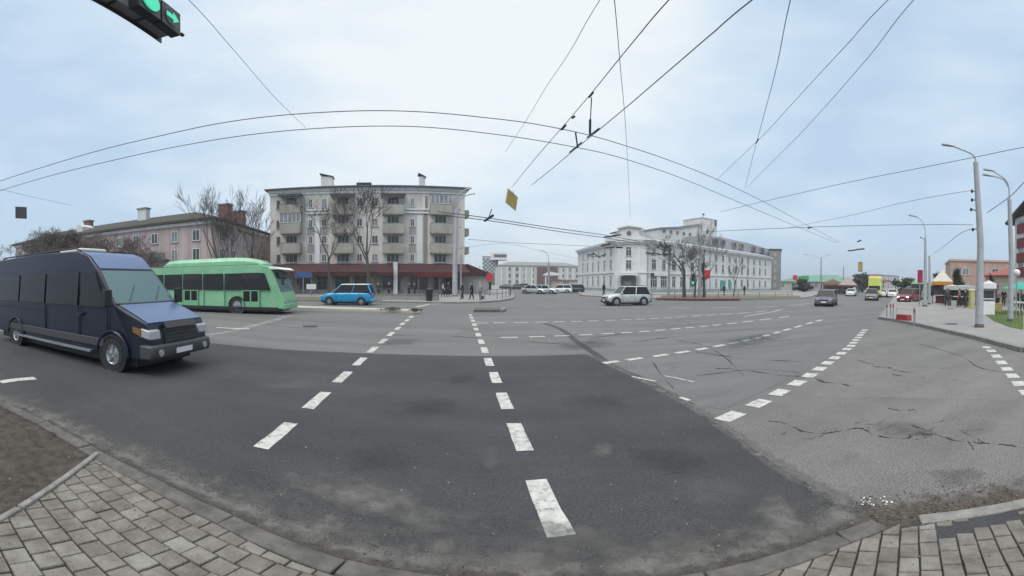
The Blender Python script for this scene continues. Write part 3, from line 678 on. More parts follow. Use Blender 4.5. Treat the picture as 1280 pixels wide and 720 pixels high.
p = (g(402, 380.5)+g(469, 381.3))/2
car('bright blue hatchback with a white roof driving past the shop awning', 'car', 'hatchback_car', p, head(262), M['blue'], M['white_p'], L=4.35, W=1.8, Hh=1.74, kind='hatch', zsc=1.1)
p = (g(756, 382)+g(808, 381))/2; p.z = 0
car('silver off-road car with dark lower trim crossing before the white corner building', 'car', 'off_road_car', p, head(262), M['silver'], L=4.15, W=1.76, Hh=1.66, kind='suv', rails=True)
p = g(1033, 382); car('dark mauve saloon car coming head-on along the main road', 'car', 'saloon_car', p, head(233), M['mauve'], L=4.3, W=1.8, Hh=1.5, kind='sedan')
p = g(1090, 375.3); car('grey olive hatchback coming on in front of the lime yellow van', 'car', 'hatchback_car', p, head(236), M['olive'], L=4.0, W=1.75, Hh=1.6, kind='hatch', lit=False)
p = g(1136.5, 378.2); car('dark red car with a lit headlight beside the right-hand kerb', 'car', 'hatchback_car', p, head(262), M['red_p'], L=4.0, W=1.75, Hh=1.75, kind='hatch', lit=True, zsc=1.1)
FAR = [  # px, py (wheels), bearing, paint, kind, length, height, label
 (634.5, 361.5, 100, 'dark_p', 'sedan', 4.3, 1.45, 'dark parked car half hidden behind the pavement railing'),
 (651, 362.0, 95, 'dark_p', 'hatch', 4.1, 1.5, 'dark parked car below the tall reddish gate of the long building'),
 (658, 360.8, 92, 'grey_p', 'hatch', 4.2, 1.6, 'mid grey parked car just behind the silver saloon in the side street'),
 (668, 367.2, 118, 'silver', 'sedan', 4.4, 1.5, 'silver saloon with a dark front waiting in the mouth of the side street'),
 (683, 367.3, 118, 'silver', 'hatch', 4.0, 1.5, 'small silver hatchback waiting behind the silver saloon'),
 (700, 366.3, 280, 'white_p', 'hatch', 4.4, 1.55, 'white car standing in front of the low beige building'),
 (716, 366.0, 280, 'dark_p', 'hatch', 4.4, 1.6, 'black car parked against the end of the white corner building'),
 (560.5, 371, 262, 'grey_p', 'hatch', 4.1, 1.5, None),
 (1064, 370.0, 236, 'white_p', 'sedan', 4.2, 1.45, 'white saloon by the conical brown kiosk roof'),
 (1103.5, 371.2, 60, 'white_p', 'sedan', 4.3, 1.45, 'white saloon just right of the lime yellow van'),
 (1116, 371.6, 240, 'white_p', 'hatch', 4.3, 1.5, 'white hatchback with a dark windscreen beside the red car'),
]
for px, py, az, pm, kd, L_, h_, lb in FAR:
    if lb: car(lb, 'car', 'parked_car' if 'parked' in lb or 'standing' in lb else 'passing_car', g(px, py), head(az), M[pm], L=L_, W=1.75, Hh=h_, kind=kd, far=True)

# ---- dark blue minibus
def minibus(loc, rz):
    root = empty('minibus', loc, rz, 'dark navy minibus with painted sky sheen on bonnet, black side windows and white roof vent', 'minibus')
    L = 7.2; w = 1.0
    prof = [(0, .42), (.05, .62), (.0, .86), (-.1, 1.08), (-.35, 1.2), (-.95, 1.42), (-1.62, 2.22), (-1.95, 2.52), (-2.5, 2.68), (-4.5, 2.74), (-L+.12, 2.7), (-L, 2.55), (-L-.02, 1.2), (-L+.02, .45), (-L+.2, .36), (-.3, .34)]
    def yk(z, x):
        k = 1.0 if z < 1.35 else 1-.13*(z-1.35)/1.35
        if x > -.5: k *= 1-.1*(x+.5)/.5
        return k
    bm = B(); a = [bm.verts.new((x, -w*yk(z, x), z)) for x, z in prof]; b = [bm.verts.new((x, w*yk(z, x), z)) for x, z in prof]; n = len(prof)
    bm.faces.new(a); bm.faces.new(b[::-1])
    for i in range(n): bm.faces.new((a[(i+1) % n], a[i], b[i], b[(i+1) % n]))
    bmesh.ops.triangulate(bm, faces=[f for f in bm.faces if len(f.verts) > 4])
    P1 = mat('navy_paint', (.008, .012, .028), .38, var=.05, scale=2, metal=.1, coat=.15); PB = mat('front_sky_sheen', (.075, .125, .25), .35, var=.05, metal=.15, coat=.3)  # bonnet and header: sky reflection painted in as a paler blue over the navy
    obj('body', bm, P1, root, bevel=.11, seg=4)
    # bonnet, grille and bumper
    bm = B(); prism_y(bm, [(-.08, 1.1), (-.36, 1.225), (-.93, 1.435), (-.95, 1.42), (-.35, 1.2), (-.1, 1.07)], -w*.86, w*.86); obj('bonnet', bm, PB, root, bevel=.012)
    bm = B(); prism_y(bm, [(.1, .36), (.13, .5), (.1, .66), (-.25, .66), (-.25, .34)], -w*.97, w*.97); obj('front_bumper', bm, mat('bumper_plastic', (.05, .052, .055), .5), root, bevel=.05)
    bm = B(); prism_y(bm, [(.06, .7), (.0, .96), (-.06, .96), (-.02, .7)], -w*.52, w*.52)
    for z in (.75, .82, .89): box(bm, .0, .075-(z-.7)*.2, -w*.5, w*.5, z, z+.02)
    obj('grille', bm, M['black'], root)
    for s in (-1, 1):
        bm = B(); prism_y(bm, [(.05, .76), (.01, .95), (-.22, 1.0), (-.3, .82)], s*w*.62, s*w*.955); h = obj('headlight', bm, M['headlamp'], root, bevel=.03)
        bm = B(); obox(bm, (-1.0, s*(w+.16), 1.58), (.12, .2, .36)); tube(bm, [(-1.0, s*w*.96, 1.42), (-1.0, s*(w+.12), 1.46)], .03, 6); obj('door_mirror', bm, M['black'], root, bevel=.03)
    bm = B(); box(bm, .131, .14, -.26, .26, .44, .55); obj('number_plate', bm, M['plate'], root)
    for s in (-1, 1):
        bm = B(); lathe(bm, [(.07, 0), (.07, .03), (.0, .035)], 14, (0, 0, 0), 'X'); o = obj('fog_lamp', bm, M['headlamp'], root); o.location = (.115, s*w*.72, .5)
        bm = B(); prism_y(bm, [(-.2, .84), (-.2, .97), (-.42, 1.02), (-.42, .9)], s*(w*.955), s*(w*.975)); obj('indicator', bm, mat('amber_lens', (.22, .1, .03), .3) if 'amber_lens' not in bpy.data.materials else bpy.data.materials['amber_lens'], root)
        bm = B(); pts = [(-1.02+.5*math.cos(a), s*(w+.012), .37+.5*math.sin(a)) for a in [math.pi*i/14 for i in range(15)]]; tube(bm, pts, .035, 6); obj('wheel_flare', bm, P1, root, smooth=True)
        bm = B(); pts = [(-5.55+.5*math.cos(a), s*(w+.012), .37+.5*math.sin(a)) for a in [math.pi*i/14 for i in range(15)]]; tube(bm, pts, .035, 6); obj('wheel_flare', bm, P1, root, smooth=True)
        bm = B(); tube(bm, [(-2.4, s*w*.8, 2.69), (-2.6, s*w*.8, 2.76), (-6.7, s*w*.8, 2.77), (-6.9, s*w*.8, 2.7)], .025, 6); obj('roof_rail', bm, M['dark_metal'], root)
    bm = B(); box(bm, -.02, .108, -w*.5, w*.5, .44, .52); box(bm, -.02, .115, -w*.46, w*.46, .38, .42); obj('lower_grille', bm, M['black'], root)
    # windscreen on the slope between bonnet and roof
    def quad(bm, q, t=.012):
        nrm = (Vector(q[1])-Vector(q[0])).cross(Vector(q[2])-Vector(q[0])).normalized()
        lo = [bm.verts.new(Vector(v)-nrm*.02) for v in q]; hi = [bm.verts.new(Vector(v)+nrm*t) for v in q]
        bm.faces.new(lo[::-1]); bm.faces.new(hi)
        for i in range(len(q)): bm.faces.new((lo[i], lo[(i+1) % len(q)], hi[(i+1) % len(q)], hi[i]))
    y0 = w*.93; y1 = w*.84
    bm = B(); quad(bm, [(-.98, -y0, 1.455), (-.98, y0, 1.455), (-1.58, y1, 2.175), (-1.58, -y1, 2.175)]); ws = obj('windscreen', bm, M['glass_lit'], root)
    bm = B(); tube(bm, [(-1.0, -.5, 1.5), (-1.28, -.1, 1.83)], .012, 5); tube(bm, [(-1.0, .35, 1.5), (-1.28, .75, 1.83)], .012, 5); obj('wiper', bm, M['black'], ws)
    bm = B(); quad(bm, [(-.955, -y0, 1.43), (-.955, y0, 1.43), (-.975, y0, 1.452), (-.975, -y0, 1.452)], .016); obj('cowl', bm, M['black'], root)
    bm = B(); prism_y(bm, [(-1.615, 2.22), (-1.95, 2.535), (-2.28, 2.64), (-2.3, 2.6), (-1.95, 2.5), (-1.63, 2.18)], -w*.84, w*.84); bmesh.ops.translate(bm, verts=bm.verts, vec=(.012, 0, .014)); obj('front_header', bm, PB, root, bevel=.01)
    bm = B(); obox(bm, (-1.45, -.2, 1.56), (.5, .02, .02)); obj('dashboard', bm, M['black'], root)
    bm = B(); tube(bm, [(-2.3, .3, 2.66), (-2.55, .3, 3.0)], .008, 5); obj('aerial', bm, M['black'], root)
    bm = B()
    for s in (-1, 1): box(bm, -2.12, -2.28, s*(w-.01), s*(w+.04), 1.14, 1.2)
    obj('door_handle', bm, M['black'], root)
    bm = B(); box(bm, -.4, -L+.4, -w*.86, w*.86, .16, .4); obj('underbody', bm, M['black'], root)  # black floor box, added to darken the contact shade under the minibus
    bm = B(); prism_y(bm, [(.075, .98), (-.02, 1.1), (-.05, 1.08), (.04, .97)], -w*.5, w*.5); obj('grille_surround', bm, M['black'], root)
    # side windows
    for s in (-1, 1):
        for i, (x0, x1, f) in enumerate(((-1.25, -2.2, 1), (-2.3, -3.75, 0), (-3.85, -5.3, 0), (-5.4, -6.95, 0))):
            z0, z1 = 1.38, 2.16
            yo = lambda z: s*(w*yk(z, -3)+.004)
            q = [(x0, yo(z0), z0), (x1, yo(z0), z0), (x1, yo(z1), z1), (x0-(.42 if f else 0), yo(z1), z1)]
            if s < 0: q = q[::-1] if False else q
            bm = B(); lo = [bm.verts.new((v[0], v[1]-s*.03, v[2])) for v in q]; hi = [bm.verts.new((v[0], v[1]+s*.006, v[2])) for v in q]
            bm.faces.new(lo); bm.faces.new(hi)
            for k in range(4): bm.faces.new((lo[k], lo[(k+1) % 4], hi[(k+1) % 4], hi[k]))
            obj('side_window', bm, M['glass'], root)
        bm = B()
        for x in (-1.2, -2.25, -3.8): box(bm, x-.01, x+.01, s*(w-.02), s*(w+.006), .55, 1.36)
        box(bm, -3.8, -6.9, s*(w-.02), s*(w+.01), 1.2, 1.225); box(bm, -2.05, -2.2, s*(w-.02), s*(w+.035), 1.18, 1.215)
        obj('door_seams', bm, M['black'], root)
        bm = B(); box(bm, -1.3, -6.0, s*(w-.03), s*(w+.02), .5, .68); obj('side_moulding', bm, mat('side_moulding', (.05, .05, .053), .55) if s < 0 else bpy.data.materials['side_moulding'], root, bevel=.01)
        bm = B(); box(bm, -1.75, -5.35, s*(w-.12), s*(w+.05), .33, .38); obj('side_step', bm, M['galv'], root)
        for x in (-1.02, -5.55): bm = B(); lathe(bm, [(.44, s*(w-.25)), (.44, s*(w+.012)), (.39, s*(w+.014)), (0, s*(w-.1))], 24, (x, 0, .37), 'Y'); obj('wheel_arch', bm, M['black'], root)
        for x in (-1.02, -5.55): make_wheel(root, x, s*(w-.1), .36, .23)
    bm = B(); box(bm, -2.9, -3.9, -.45, .45, 2.7, 2.82); obj('roof_vent', bm, mat('roof_vent_white', (.6, .6, .58), .5), root, bevel=.05)
    for s in (-1, 1):
        bm = B(); box(bm, -L-.03, -L+.02, s*.86, s*.97, 1.0, 1.5); obj('taillight', bm, M['tail'], root)
    return root
minibus(g(168, 459)+Vector((.9, .55, 0)), head(81))

# ---- mint green bus
def city_bus(loc, rz):
    root = empty('city_bus', loc, rz, 'mint green single-deck bus with a raised roof housing and dark window band', 'bus')
    L = 12.0; w = 1.27
    G = weather(paint('mint_green_paint', (.21, .48, .27), 0, .45), .35, (.5, .5, .5)); G2 = weather(paint('deep_mint_paint', (.18, .42, .235), 0, .45), .35, (.5, .5, .5))
    prof = [(.12, .32), (.18, .6), (.1, 1.05), (-.05, 1.3), (-.55, 2.45), (-.8, 2.78), (-1.3, 2.9), (-L+.2, 2.9), (-L, 2.7), (-L-.03, 1.0), (-L+.05, .36)]
    bm = B(); a = [bm.verts.new((x, -w*(1 if z < 1.4 else 1-.05*(z-1.4)/1.5)*(.93 if x > -.1 else 1), z)) for x, z in prof]; b = [bm.verts.new((v.co.x, -v.co.y, v.co.z)) for v in a]; n = len(a)
    bm.faces.new(a); bm.faces.new(b[::-1])
    for i in range(n): bm.faces.new((a[(i+1) % n], a[i], b[i], b[(i+1) % n]))
    bmesh.ops.triangulate(bm, faces=[f for f in bm.faces if len(f.verts) > 4])
    obj('body', bm, G, root, bevel=.09, seg=3)
    bm = B(); sec = lambda x, k, h: [(x, y*k, 2.86+z*h) for y, z in ((-1.12, 0), (-1.1, .32), (-.85, .52), (.85, .52), (1.1, .32), (1.12, 0))]
    loft(bm, [sec(-1.35, .78, .25), sec(-1.7, .9, .7), sec(-2.4, .98, .98), sec(-3.2, 1, 1.05), (sec(-7.5, 1, 1)), sec(-8.3, .95, .85), sec(-8.6, .9, .4)]); obj('roof_housing', bm, G, root, smooth=True, bevel=.03)
    bm = B(); box(bm, -1.55, -8.9, -1.16, 1.16, 2.84, 2.93); obj('roof_gutter', bm, M['black'], root)
    bm = B(); prism_y(bm, [(-.02, 2.62), (-.3, 2.76), (-1.6, 2.82), (-1.6, 2.76), (-.62, 2.62)], -1.2, 1.2); obj('front_brow', bm, M['whitepaint'], root, bevel=.02)
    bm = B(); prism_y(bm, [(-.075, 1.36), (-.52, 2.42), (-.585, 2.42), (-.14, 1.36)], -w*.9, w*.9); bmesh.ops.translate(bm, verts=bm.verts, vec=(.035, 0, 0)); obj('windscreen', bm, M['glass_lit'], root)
    for s in (-1, 1):
        xs = [-.9, -2.2, -3.75, -5.3, -6.85, -8.4, -9.95, -11.5]
        for i in range(7):
            bm = B(); y = s*(w*.977+.008); x0, x1 = xs[i]-.05, xs[i+1]+.05
            if i == 0: bm2 = [(x0+.28, 1.42), (x0-.1, 2.42), (x1, 2.42), (x1, 1.42)]
            else: bm2 = [(x0, 1.42), (x0, 2.42), (x1, 2.42), (x1, 1.42)]
            lo = [bm.verts.new((x, s*(w*.9), z)) for x, z in bm2]; hi = [bm.verts.new((x, s*(w*(1 if z < 1.45 else .968)+.006), z)) for x, z in bm2]
            bm.faces.new(lo); bm.faces.new(hi)
            for k in range(4): bm.faces.new((lo[k], lo[(k+1) % 4], hi[(k+1) % 4], hi[k]))
            obj('side_window', bm, M['glass'], root)
        for x in (-1.35, -5.6, -9.9) if s < 0 else ():
            bm = B(); box(bm, x, x-1.15, s*(w-.02), s*(w+.01), .42, 1.41); d = obj('door', bm, G2, root); bm = B(); box(bm, x+.03, x-1.18, s*(w-.05), s*(w*.972+.014), 1.412, 2.44); obj('door_frame', bm, M['black'], d)
            bm = B(); box(bm, x-.1, x-.53, s*(w-.02), s*(w+.018), .75, 1.36); box(bm, x-.62, x-1.05, s*(w-.02), s*(w+.018), .75, 1.36); obj('door_glass', bm, M['glass'], d)
        for x in (-2.85, -8.6): bm = B(); lathe(bm, [(.58, s*(w-.3)), (.58, s*(w+.012)), (.53, s*(w+.014)), (0, s*(w-.12))], 24, (x, 0, .48), 'Y'); obj('wheel_arch', bm, M['black'], root)
        for x in (-2.85, -8.6): make_wheel(root, x, s*(w-.14), .48, .28)
        bm = B(); obox(bm, (.14, s*w*.72, .72), (.1, .34, .2)); obj('headlight', bm, M['headlamp'], root, bevel=.03)
        bm = B(); tube(bm, [(-.3, s*w*.9, 2.5), (.12, s*(w+.1), 2.4), (.16, s*(w+.12), 2.0)], .02, 6); obox(bm, (.16, s*(w+.12), 1.9), (.08, .2, .36)); obj('door_mirror', bm, M['black'], root)
        bm = B(); box(bm, -.2, -L+.3, s*(w-.05), s*(w+.013), .24, .42); obj('skirt', bm, M['black'], root)
    bm = B(); box(bm, -.3, -L+.4, -w*.9, w*.9, .14, .4); obj('underbody', bm, M['black'], root)  # black floor box, added so the shade under the bus reads darker
    bm = B(); prism_y(bm, [(-.33, 2.16), (-.5, 2.5), (-.47, 2.52), (-.29, 2.18)], -w*.7, w*.7); bmesh.ops.translate(bm, verts=bm.verts, vec=(.075, 0, 0)); obj('route_display', bm, M['black'], root)
    bm = B()
    for x in (-2.1, -3.7, -5.2, -6.8, -8.3, -9.9): box(bm, x-.012, x+.012, -w-.006, w+.006, .45, 1.4)
    obj('panel_joints', bm, G2, root)
    bm = B(); prism_y(bm, [(.2, .3), (.24, .5), (.2, .62), (.0, .62), (.0, .3)], -w*.9, w*.9); obj('front_bumper', bm, G, root, bevel=.03)
    return root
city_bus(g(352, 391.2)+Vector((.5, 0, 0)), head(77))

# ---- vans standing behind the oncoming cars
def van(label, name, loc, rz, m, L=5.0, W=1.95, Hh=2.4, group=None, wz=None):
    wz = wz or Hh-.35
    root = empty(name, loc, rz, label, 'van', group); w = W/2
    bm = B(); prism_y(bm, [(L/2, .4), (L/2, .9), (L/2-.2, 1.05), (L/2-.75, 1.25), (L/2-1.35, Hh-.25), (L/2-1.8, Hh), (-L/2, Hh), (-L/2, .4)], -w, w); obj('body', bm, m, root, bevel=.08)
    bm = B(); prism_y(bm, [(L/2-.72, 1.28), (L/2-.72-.6*(wz-1.28)/(Hh-1.5), wz), (L/2-.85-.6*(wz-1.28)/(Hh-1.5), wz), (L/2-.85, 1.28)], -w*.88, w*.88); bmesh.ops.translate(bm, verts=bm.verts, vec=(.03, 0, .02)); obj('windscreen', bm, M['glass'], root)
    for s in (-1, 1):
        bm = B(); box(bm, L/2-1.45, L/2-2.3, s*(w-.03), s*(w+.008), 1.3, min(Hh-.5, wz)); obj('side_window', bm, M['glass'], root)
        bm = B(); obox(bm, (L/2, s*w*.72, .82), (.06, .3, .18)); obj('headlight', bm, M['headlamp'], root)
        for x in (L/2-.9, -L/2+.95): make_wheel(root, x, s*(w-.09), .34)
    bm = B(); box(bm, L/2-.05, L/2+.06, -w*.95, w*.95, .32, .58); obj('front_bumper', bm, M['black'], root, bevel=.02)
    return root
van('lime yellow tall van behind the grey olive hatchback', 'tall_van', g(1094, 371.6), head(238), M['lime'], L=5.5, W=2.2, Hh=3.7, wz=2.0)
van('green panel van close behind the dark red car', 'panel_van', g(1149.5, 375.2), head(255), M['green_p'], L=5.0, W=2.0, Hh=2.7)
# ================================================================== BUILDINGS (each an Empty whose local +X runs along the street front, local -Y faces the street)
M['wall_cream'] = mat('cream_render', (.56, .53, .485), .85, col2=(.65, .62, .575), scale=.9, detail=8)
M['wall_grey'] = mat('grey_render', (.31, .295, .28), .85, col2=(.38, .365, .35), scale=1.2, detail=8)
M['wall_white'] = mat('white_render', (.58, .585, .57), .8, col2=(.67, .675, .66), scale=.6, detail=8)
M['wall_base'] = mat('plinth_render', (.27, .33, .31), .85, var=.12, scale=1)
M['trim_white'] = mat('white_trim', (.66, .67, .66), .7, var=.06, scale=1)
M['wall_pink'] = mat('pink_render', (.43, .345, .34), .85, col2=(.5, .415, .405), scale=.8, detail=8)
M['roof_dark'] = mat('dark_slate_roof', (.05, .05, .044), .95, col2=(.085, .083, .075), scale=1.4, detail=8, spec=.15)
M['roof_grey'] = mat('grey_sheet_roof', (.2, .2, .2), .6, var=.15, scale=.7)
M['brick_red'] = mat('red_brick_chimney', (.23, .105, .085), .9, var=.25, scale=3)
M['balcony'] = mat('balcony_panel', (.32, .31, .265), .85, col2=(.4, .388, .338), scale=1.3, detail=7)
M['shade_metal'] = mat('balcony_hood', (.055, .055, .058), .7, var=.2)
M['awning'] = mat('maroon_awning', (.046, .016, .019), .85, col2=(.07, .024, .027), scale=.8)
M['awning_red'] = mat('red_awning', (.1, .013, .016), .8, var=.2, scale=1)
M['frame_dark'] = mat('dark_frame', (.12, .115, .11), .6)
M['frame_white'] = mat('window_frame_white', (.6, .61, .6), .55)
M['shop_wall'] = mat('shop_front_wall', (.24, .225, .205), .8, col2=(.33, .315, .29), scale=1.5)
M['teal'] = mat('teal_door', (.07, .27, .25), .5)

for k_, a_ in (('wall_cream', .45), ('wall_grey', .4), ('wall_white', .35), ('wall_pink', .6), ('balcony', .55), ('shop_wall', .5), ('trim_white', .3), ('awning', .4), ('wall_base', .4)): weather(M[k_], a_)

class Front:
    """a straight street front: points on it from picture directions"""
    def __init__(s, a, b):
        s.o = Vector((a[0], a[1])); d = Vector((b[0], b[1]))-s.o; s.L = d.length; s.e = d.normalized(); s.rz = math.atan2(s.e.y, s.e.x)
    def u(s, x):
        v = ray(x, 354); d = Vector((v[0], v[1])); det = s.e.x*(-d.y)+d.x*s.e.y
        # o + u e = t d
        return (-s.o.x*(-d.y)-d.x*s.o.y)/det
    def D(s, x):
        q = s.o+s.e*s.u(x); return q.length
    def z(s, x, y):
        return at(x, y, s.D(x)).z
WIN = {}
def window(parent, u, z, w, h, style='dark', wall_y=0.0, frame='frame_white', mull=1, transom=0, sill=True, surround=None):
    key = (round(w, 2), round(h, 2), style, frame, mull, transom, sill)
    if key not in WIN:
        bm = B(); t = .085
        box(bm, -w/2, w/2, -.05, .05, h-t, h); box(bm, -w/2, w/2, -.05, .05, 0, t); box(bm, -w/2, -w/2+t, -.048, .05, t, h-t); box(bm, w/2-t, w/2, -.048, .05, t, h-t)
        for k in range(mull): x = -w/2+w*(k+1)/(mull+1); box(bm, x-.03, x+.03, -.045, .05, t, h-t)
        if transom: box(bm, -w/2+t, w/2-t, -.043, .05, h*.68-.03, h*.68+.03)
        f = obj('window', bm, M[frame]); COL.objects.unlink(f)
        bm = B(); box(bm, -w/2+t*.5, w/2-t*.5, -.012, .045, t*.5, h-t*.5); p = obj('pane', bm, M['pane' if style == 'dark' else 'pane_pale']); COL.objects.unlink(p)
        sl = None
        if sill:
            bm = B(); box(bm, -w/2-.08, w/2+.08, -.14, .03, -.07, -.003); sl = obj('sill', bm, M['galv']); COL.objects.unlink(sl)
        WIN[key] = (f, p, sl)
    f, p, sl = WIN[key]
    o = f.copy(); COL.objects.link(o); o.parent = parent; o.location = (u, wall_y, z)
    for q in (p, sl):
        if q: c = q.copy(); COL.objects.link(c); c.parent = o
    return o

def hip_roof(bm, x0, x1, y0, y1, z, h, ov=.5, ridge=None):
    a = [(x0-ov, y0-ov, z), (x1+ov, y0-ov, z), (x1+ov, y1+ov, z), (x0-ov, y1+ov, z)]; d = (y1-y0)/2 if ridge is None else ridge
    r = [(x0+d, (y0+y1)/2, z+h), (x1-d, (y0+y1)/2, z+h)]
    v = [bm.verts.new(p) for p in a]; lo = [bm.verts.new((p[0], p[1], z-.18)) for p in a]; q = [bm.verts.new(p) for p in r]
    bm.faces.new((v[0], v[1], q[1], q[0])); bm.faces.new((v[1], v[2], q[1])); bm.faces.new((v[2], v[3], q[0], q[1])); bm.faces.new((v[3], v[0], q[0]))
    bm.faces.new(lo)
    for i in range(4): bm.faces.new((lo[i], lo[(i+1) % 4], v[(i+1) % 4], v[i]))

# ---------------------------------------------------------------- five-storey block of flats with shops
fr = Front(pol(338, 61.2), pol(580.5, 60.0)); Lb = fr.L
root = empty('apartment_building', (fr.o.x, fr.o.y, 0), fr.rz, 'five-storey cream block of flats with grey balconies above a long maroon shop awning', 'building')
ZR = 16.4; DEP = 13
bm = B(); box(bm, 0, Lb, 0, DEP, 0, ZR); obj('wall', bm, M['wall_cream'], root)
bm = B(); hip_roof(bm, 0, Lb, 0, DEP, ZR+.12, 1.5, .75); roof = obj('roof', bm, mat('flats_roof', (.13, .13, .128), .95, var=.15, scale=.8, spec=.2), root)
bm = B(); box(bm, -.25, Lb+.25, -.28, .1, ZR-.55, ZR-.06); box(bm, -.12, Lb+.12, -.14, .1, ZR-.95, ZR-.56); obj('cornice', bm, M['trim_white'], root)
U = fr.u
for x0, x1, ty, m in ((398.5, 413.5, 214, 'wall_white'), (526, 533, 214, 'wall_white'), (446, 462, 224, 'roof_grey')):
    bm = B(); u0, u1 = U(x0), U(x1); zt = fr.z((x0+x1)/2, ty); box(bm, u0, u1, 2.2, 3.6, ZR+.3, zt-.25); c = obj('chimney', bm, M[m], roof)
    bm = B(); prism_y(bm, [(u0-.2, zt+.2), (u0-.2, zt+.32), (u1+.15, zt-.28), (u1+.15, zt-.42)] if m == 'wall_white' else [(u0-.2, zt-.2), (u0-.2, zt), (u1+.2, zt), (u1+.2, zt-.2)], 2.0, 3.8)
    obj('chimney_cap', bm, M['shade_metal'], c)
rows = [(247, 258.5), (273, 283), (294, 304.5), (317, 327)]
zrow = [(fr.z(460, b), fr.z(460, a)) for a, b in rows]
def winx(x0, x1, r, style='dark', mull=1, frame='frame_white'):
    u0, u1 = U(x0), U(x1); z0, z1 = zrow[r]; window(root, (u0+u1)/2, z0, abs(u1-u0), z1-z0, style, -.0, frame, mull)
for r in range(4): winx(346, 350.6, r, 'dark', 0, 'frame_dark')
for r in range(4):
    winx(386, 391, r, 'dark', 1); winx(402, 408.5, r, 'dark' if r != 0 else 'pale', 1)
    winx(446, 453, r, 'dark', 1); winx(464.5, 472.5, r, 'dark' if r % 2 == 0 else 'pale', 1)
    winx(512.5, 518, r, 'pale' if r == 0 else 'dark', 1)
# the bands between the stair windows
bm = B()
for a, b in ((385, 393), (401, 409.5), (512, 518.5)):
    u0, u1 = U(a)-.1, U(b)+.1
    for r in range(3):
        box(bm, u0, u1, -.03, .02, zrow[r+1][1]+.1, zrow[r][0]-.14) if r > 0 else None
obj('window_band', bm, M['wall_grey'], root)
bm = B(); u0, u1 = U(521), U(528); box(bm, u0, u1, -.16, .02, 4.7, zrow[1][1]+.5); u0, u1 = U(393.6), U(400); box(bm, u0, u1, -.16, .02, 4.7, zrow[1][1]+.5)
obj('pilaster', bm, M['trim_white'], root)
bm = B(); u0, u1 = U(529.5), U(534); box(bm, u0, u1, -.05, .02, 4.7, zrow[0][1]+.3); obj('dark_strip', bm, mat('brown_grey_render', (.25, .225, .215), .85, var=.1), root)
bm = B()
for a, b in ((384, 410), (505, 535)):
    zc = fr.z(460, 266.5)
    for k in range(2): box(bm, U(a)-.1, U(b)+.1, -.22, .02, zc-.0+k*.5, zc+.28+k*.5)
for a, b in ((384, 410), (506, 530)):
    for x in (a, b): box(bm, U(x)-.12, U(x)+.12, -.14, .02, zrow[0][0]-.3, zrow[0][1]+.2)
obj('string_course', bm, M['trim_white'], root)
# balconies
brow = [(257, 268.5), (280, 292), (304.5, 316.5)]
def balcony(x0, x1, r, glazed=False, hood=False, awn=False):
    u0, u1 = U(x0), U(x1); xm = (x0+x1)/2; zt, zb = fr.z(xm, brow[r][0]), fr.z(xm, brow[r][1]); dy = 1.15
    bm = B(); box(bm, u0, u1, -dy, -dy+.07, zb, zt); box(bm, u0, u0+.07, -dy+.072, 0, zb+.002, zt-.002); box(bm, u1-.07, u1, -dy+.072, 0, zb+.002, zt-.002); box(bm, u0+.05, u1-.05, -dy+.02, 0, zb-.12, zb-.004)
    o = obj('balcony', bm, M['balcony'], root)
    bm = B(); box(bm, u0-.03, u1+.03, -dy-.03, -dy+.1, zt+.003, zt+.06); obj('handrail', bm, M['frame_dark'], o)
    z0, z1 = zt-1.0, zt+1.28
    w = window(root, (u0+u1)/2, zt+.02, (u1-u0)*.56, 1.25, 'dark', 0, 'frame_white', 2, 0, False)
    if glazed:
        bm = B(); n = 5; zz = zt+1.4
        for k in range(n+1): x = u0+(u1-u0)*k/n; box(bm, x-.04, x+.04, -dy, -dy+.06, zt+.06, zz)
        box(bm, u0, u1, -dy-.01, -dy+.07, zz, zz+.1); box(bm, u0, u1, -dy-.01, -dy+.07, zt+.06, zt+.13)
        f = obj('balcony_glazing', bm, M['frame_white'], o)
        bm = B(); box(bm, u0+.02, u1-.02, -dy+.02, -dy+.04, zt+.13, zz); box(bm, u0+.01, u0+.04, -dy+.05, 0, zt+.07, zz); box(bm, u1-.04, u1-.01, -dy+.05, 0, zt+.07, zz); obj('pane', bm, M['pane_pale'], f)
        bm = B(); box(bm, u0-.05, u1+.05, -dy-.06, 0, zz+.1, zz+.16); obj('glazing_roof', bm, M['shade_metal'], f)
    if hood:
        zz = fr.z(xm, 245.5); bm = B(); prism_y(bm, [(u0-.25, zz-.0), (u0-.25, zz+.12), (u1+.25, zz+.12), (u1+.25, zz)], -dy-.25, -.02); bm2 = bm; box(bm2, u0-.2, u1+.2, -dy-.22, -dy-.16, zz-.28, zz-.002); obj('balcony_hood', bm2, M['shade_metal'], o)
    if awn:
        bm = B(); box(bm, u0+.1, u1-.1, -dy+.09, -dy+.12, zt+.06, zt+1.2); obj('balcony_screen', bm, M['balcony'], o)
balcony(352, 377.5, 0, hood=True); balcony(352, 377.5, 1, glazed=True); balcony(352, 377.5, 2)
for r in range(3): balcony(416, 442, r, hood=(r == 0))
for r in range(3): balcony(478, 504.5, r, hood=(r == 0))
balcony(537, 563.5, 0, glazed=True); balcony(537, 563.5, 1); balcony(537, 563.5, 2)
for x in (364.5, 429, 491, 550): z0, z1 = zrow[3]; window(root, U(x), z0-.1, 1.9, z1-z0+.1, 'dark', 0, 'frame_white', 2)
# side wing seen end-on past the corner
bm = B(); box(bm, Lb-.002, Lb+.9, .9, 3.2, 6.3, 7.4); box(bm, Lb-.002, Lb+.9, .9, 3.2, 9.2, 10.3); box(bm, Lb-.002, Lb+.9, .9, 3.2, 12.1, 13.2); obj('side_balcony', bm, M['balcony'], root)
